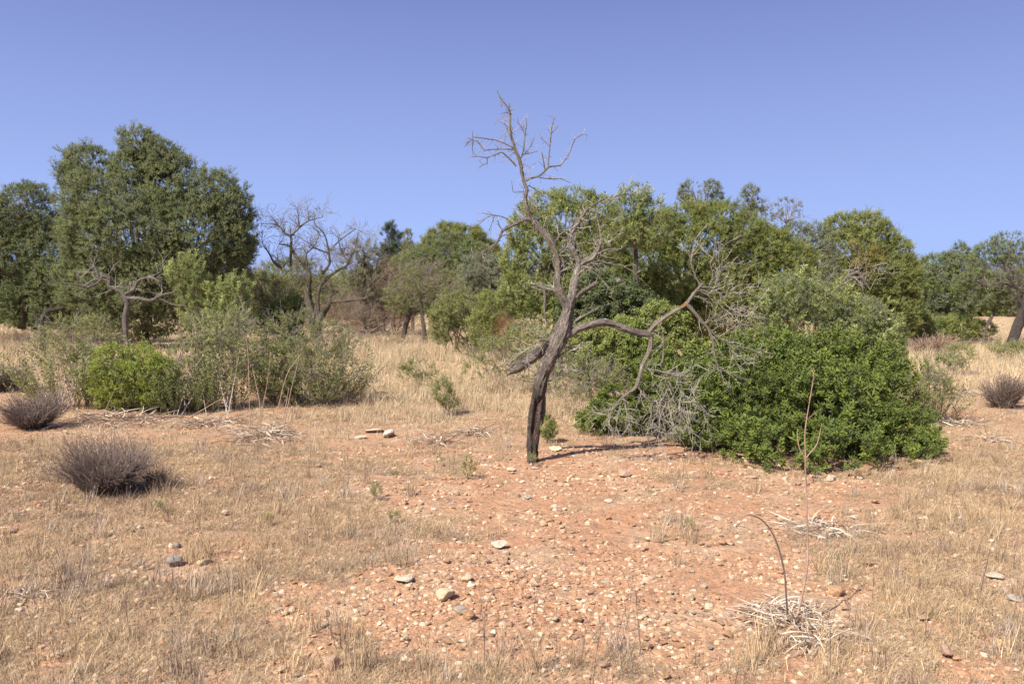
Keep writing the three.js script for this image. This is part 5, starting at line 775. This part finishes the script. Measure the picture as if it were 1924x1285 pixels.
function heap(name, label, category, base, w, h, n, { single = false, stalks = [], len = 0.24, wid = 1, deep = 0.85, group } = {}) {
  const b = ground(...base), t = thing(name, label, category, b, group), d = -b.z, R = rng((seedAt += 7)), rx = (w / 2 / FOC) * d, rz = rx * deep, list = [];
  for (let k = 0; k < n; k++) {
    const a = R() * 6.283, r = Math.pow(R(), 0.62), l = len * lerp(0.35, 1.1, R()), x = Math.cos(a) * r * rx * 0.9 - l * 0.3 * (R() - 0.5), z = Math.sin(a) * r * rz * 0.9, y = gh(b.x + x, b.z + z) - b.y + (1 - r) * h * R() + 0.008;
    const q = new THREE.Quaternion().setFromEuler(new THREE.Euler(-lerp(-0.22, 0.2, R()) - (R() < 0.12 ? 0.3 : 0), R() < 0.35 ? Math.PI / 2 - a + (R() - 0.5) * 1.2 : R() * 6.28, (R() - 0.5) * 1.2, 'YXZ')), s = V(l * 0.75 * wid, l, l);
    if (single) { const m = mesh('leaf', straps[k % 5], ashMats[Math.floor(R() * 5)], t); m.position.set(x, y, z); m.quaternion.copy(q); m.scale.copy(s); } else list.push({ p: V(x, y, z), q, s, c: ASH[Math.floor(R() * 5)].clone().multiplyScalar(lerp(0.8, 1.1, R())) });
  }
  if (!single) instanced('leaves', straps[Math.floor(R() * 5)], M.dead, list, t, 'stuff');
  const tan = woodColor([0.24, 0.13, 0.085], [0.4, 0.27, 0.2], 9);
  for (const s of stalks) { const T = new Tubes(), pts = px2path(s, d); T.add(pts, { radial: 6, step: 0.03, color: s.color ?? tan, rough: 0.15, freq: 14 }); const m = mesh('stalk', T.geo(b), M.twig, t); if (s.twigs) { const W = new Tubes(); for (let k = Math.floor(pts.length * 0.5); k < pts.length; k++) for (let j = 0; j < s.twigs; j++) twig(W, R, pts[k].v, V(R() - 0.5, 0.7, R() - 0.5), 0.12 * lerp(0.4, 1.2, R()), 0.0022, 1, { seg: 0.03, wander: 0.4, fork: 0.5, color: tan, min: 0.001 }); mesh('twigs', W.geo(b), M.twig, m, 'stuff'); } }
  return t;
}
{
  const dark = [[1481, 1182, 4.2], [1480, 1160, 4.2], [1478, 1120, 4], [1475, 1080, 3.8], [1468, 1045, 3.6], [1460, 1020, 3.4], [1450, 998, 3.2], [1438, 982, 3], [1424, 972, 2.6], [1408, 967.5, 2], [1398, 970, 1.2]];
  dark.color = woodColor([0.06, 0.045, 0.045], [0.17, 0.12, 0.1], 12);
  heap('asphodel_plant', 'heap of grey strap leaves with two dry stalks, one arched over, nearest the camera', 'dead plant', [1487, 1172], 165, 0.08, 295, { single: true, len: 0.15, wid: 1.05, deep: 1.75, stalks: [dark, [[1497, 1160, 5], [1502, 1143, 4.8], [1510, 1110, 4.4], [1517, 1070, 4], [1519, 1030, 3.6], [1518, 990, 3.4], [1516, 940, 3], [1514, 890, 2.6], [1514, 860, 2.2]], [[1489, 1215, 3], [1490, 1190, 2.8], [1493, 1165, 2.6], [1500, 1150, 2.2]]] });
  const s1 = [[1515, 910, 3.6], [1514, 880, 3.4], [1514, 850, 3], [1513, 820, 2.8], [1516, 790, 2.4], [1521, 760, 2], [1526, 730, 1.6], [1530, 704, 1]]; s1.twigs = 2;
  const s2 = [[1514, 860, 2.4], [1505, 848, 2.2], [1500, 830, 2], [1499, 805, 1.6]], s3 = [[1514, 862, 2.4], [1522, 852, 2.2], [1535, 836, 2], [1541, 815, 1.6], [1545, 795, 1]];
  heap('dry_weed_stalk', 'tall thin reddish forked dry stalk standing in front of the big mastic', 'dry weed', [1515, 912], 40, 0.01, 4, { stalks: [s1, s2, s3], len: 0.1 });
  heap('leaf_heap', 'heap of bleached strap leaves on bare soil halfway to the big mastic', 'dead leaves', [1538, 998], 130, 0.05, 130, { deep: 1.3, len: 0.2 });
  const st = [[[470, 812, 2.6], [468, 760, 2.4], [467, 710, 2.2], [465, 660, 1.8], [462, 635, 1.2]], [[488, 832, 2.8], [489, 790, 2.6], [487, 755, 2.4], [480, 720, 2], [474, 690, 1.4]], [[489, 780, 2], [497, 745, 1.8], [503, 710, 1.6], [508, 660, 1]], [[515, 800, 2.6], [524, 760, 2.4], [532, 725, 2.2], [543, 695, 2], [560, 672, 1.4], [570, 660, 0.9]], [[531, 815, 2.8], [538, 775, 2.6], [546, 735, 2.2], [556, 695, 1.8], [562, 668, 1.2]], [[530, 790, 2.2], [538, 755, 2], [542, 728, 1.4]]];
  st.forEach((s) => { for (const q of s) q[2] *= 0.62; s.color = woodColor([0.3, 0.19, 0.13], [0.44, 0.32, 0.24], 9); });
  heap('asphodel_plant', 'heap of bleached strap leaves with several tall pale dry stalks before the shrub row', 'dead plant', [500, 824], 120, 0.16, 170, { deep: 1.5, len: 0.3, stalks: st });
  heap('leaf_heap', 'litter of grey dead leaves along the foot of the shrub row', 'dead leaves', [210, 792], 210, 0.08, 200, { len: 0.34 });
  heap('leaf_heap', 'litter of grey dead leaves under the sparse middle of the shrub row', 'dead leaves', [400, 798], 150, 0.07, 130, { len: 0.3, stalks: [[[345, 800, 2], [355, 785, 1.8], [380, 770, 1.5], [410, 752, 1]]] });
  heap('leaf_heap', 'thin spread of dead strap leaves right of the white limestone block', 'dead leaves', [815, 832], 90, 0.07, 60, { len: 0.3, stalks: [[[818, 838, 4], [832, 830, 4], [850, 822, 3]], [[790, 822, 3], [815, 825, 3], [840, 822, 2]]] });
  heap('leaf_heap', 'upright faded leaf clump in front of the golden straw', 'dead leaves', [885, 818], 70, 0.12, 70, { len: 0.26 });
  heap('leaf_heap', 'grey leaf litter in the clearing beyond the big mastic', 'dead leaves', [1800, 800], 100, 0.06, 90, { len: 0.3 });
  heap('leaf_heap', 'small flat star of grey dead leaves with two thin stalks in the clearing', 'dead leaves', [1860, 828], 70, 0.04, 60, { len: 0.26, stalks: [[[1858, 826, 2.2], [1852, 800, 1.8], [1850, 775, 1]], [[1860, 826, 2.2], [1870, 795, 1.8], [1880, 765, 1]]] });
  heap('leaf_heap', 'pale dead leaves scattered farther up the clearing, below the wispy shrub', 'dead leaves', [1815, 742], 110, 0.08, 80, { len: 0.36 });
  heap('leaf_heap', 'dark and grey leaf litter on the bare patch by the picture edge', 'dead leaves', [60, 1122], 90, 0.02, 60, { len: 0.09 });
}
{ // thin dry stems standing singly
  const R = rng(808), mk = () => { const T = new Tubes(); twig(T, R, V(0, -0.02, 0), V(0.05, 1, 0.02), 0.26, 0.0022, 1, { seg: 0.04, wander: 0.14, fork: 0.25, spread: 0.7, color: () => [0.15, 0.105, 0.085], min: 0.0012 }); const g = T.geo(), L = new Leaves(); for (let k = 0; k < 9; k++) { const a = k * 2.1; L.leaf(V(0.012, 0.19 + k * 0.008, 0.004), V(Math.cos(a), 0.6, Math.sin(a)).normalize(), V(-Math.sin(a), 0, Math.cos(a)), 0.018, 0.009, [0.12, 0.085, 0.07]); } const h = L.geo(); h.setIndex([...Array(h.attributes.position.count).keys()]); return mergeGeometries([g, h]); };
  const geos = [mk(), mk(), mk()];
  const spots = [[910, 1240, 1], [900, 1180, 0.7], [1000, 1180, 0.9], [1205, 1230, 1], [1112, 1290, 1], [1090, 1255, 0.9], [1140, 1290, 0.8], [1045, 1285, 0.8], [1175, 1190, 0.8], [990, 1130, 0.7], [1720, 1050, 1], [1880, 1000, 0.9], [1758, 1080, 0.9], [1690, 1090, 0.8], [1840, 1130, 1], [1640, 1130, 0.8], [1905, 1070, 0.9], [1600, 1200, 0.8], [1560, 1250, 0.9], [1870, 1250, 1], [790, 1020, 0.7], [655, 1000, 0.6], [560, 1010, 0.6], [240, 1180, 0.7]];
  for (const [x, y, s] of spots) { const m = mesh('dry_weed', geos[Math.floor(R() * 3)], M.twig, scene); m.position.copy(ground(x, y)); m.scale.setScalar(s); m.rotation.set((R() - 0.5) * 0.3, R() * 6.28, (R() - 0.5) * 0.3); tag(m, 'single thin dark dry weed stem with a brown seed head standing in open ground', 'dry weed', 'thin dark weed stems in the open ground'); }
  const sprout = (x, y, w, label) => plant('green_weed', label, 'weed', { d: -ground(x, y).z, base: [x, y], stemR: 0.002, stems: 4, fine: 1, foot: 0.04, lobes: [[x, y - w * 0.9, w * 0.55, w * 0.9]], leaves: [{ name: 'foliage', geo: S.wisp, size: 0.045, dens: 2.6, cols: [...GREEN.wisp, GREEN.lime[0]], gap: 0.2, up: 1.2 }] });
  sprout(707, 940, 17, 'small green weed in the dry grass, halfway to the white limestone'); sprout(740, 985, 13, 'thin green weed in the grass strip above the pebbles'); sprout(945, 925, 9, 'tiny green weed on the rubble below the dead almond'); sprout(880, 900, 22, 'grey-green weed clump to the side of the dead almond foot'); sprout(826, 878, 11, 'green sprig on the bare soil before the leaf clump');
  sprout(1290, 1000, 14, 'pale green weed on the bank by the arched stalk'); sprout(1575, 1075, 14, 'yellow-green weed near the heap of grey leaves'); sprout(505, 988, 10, 'low green weed lost in the dry grass'); sprout(303, 965, 14, 'straggling green weed below the dried cushion'); sprout(742, 905, 9, 'tiny green weed on the reddish ground left of the dead almond'); sprout(1000, 876, 11, 'little green sprout growing at the very foot of the dead almond');
}

renderer.render(scene, camera);
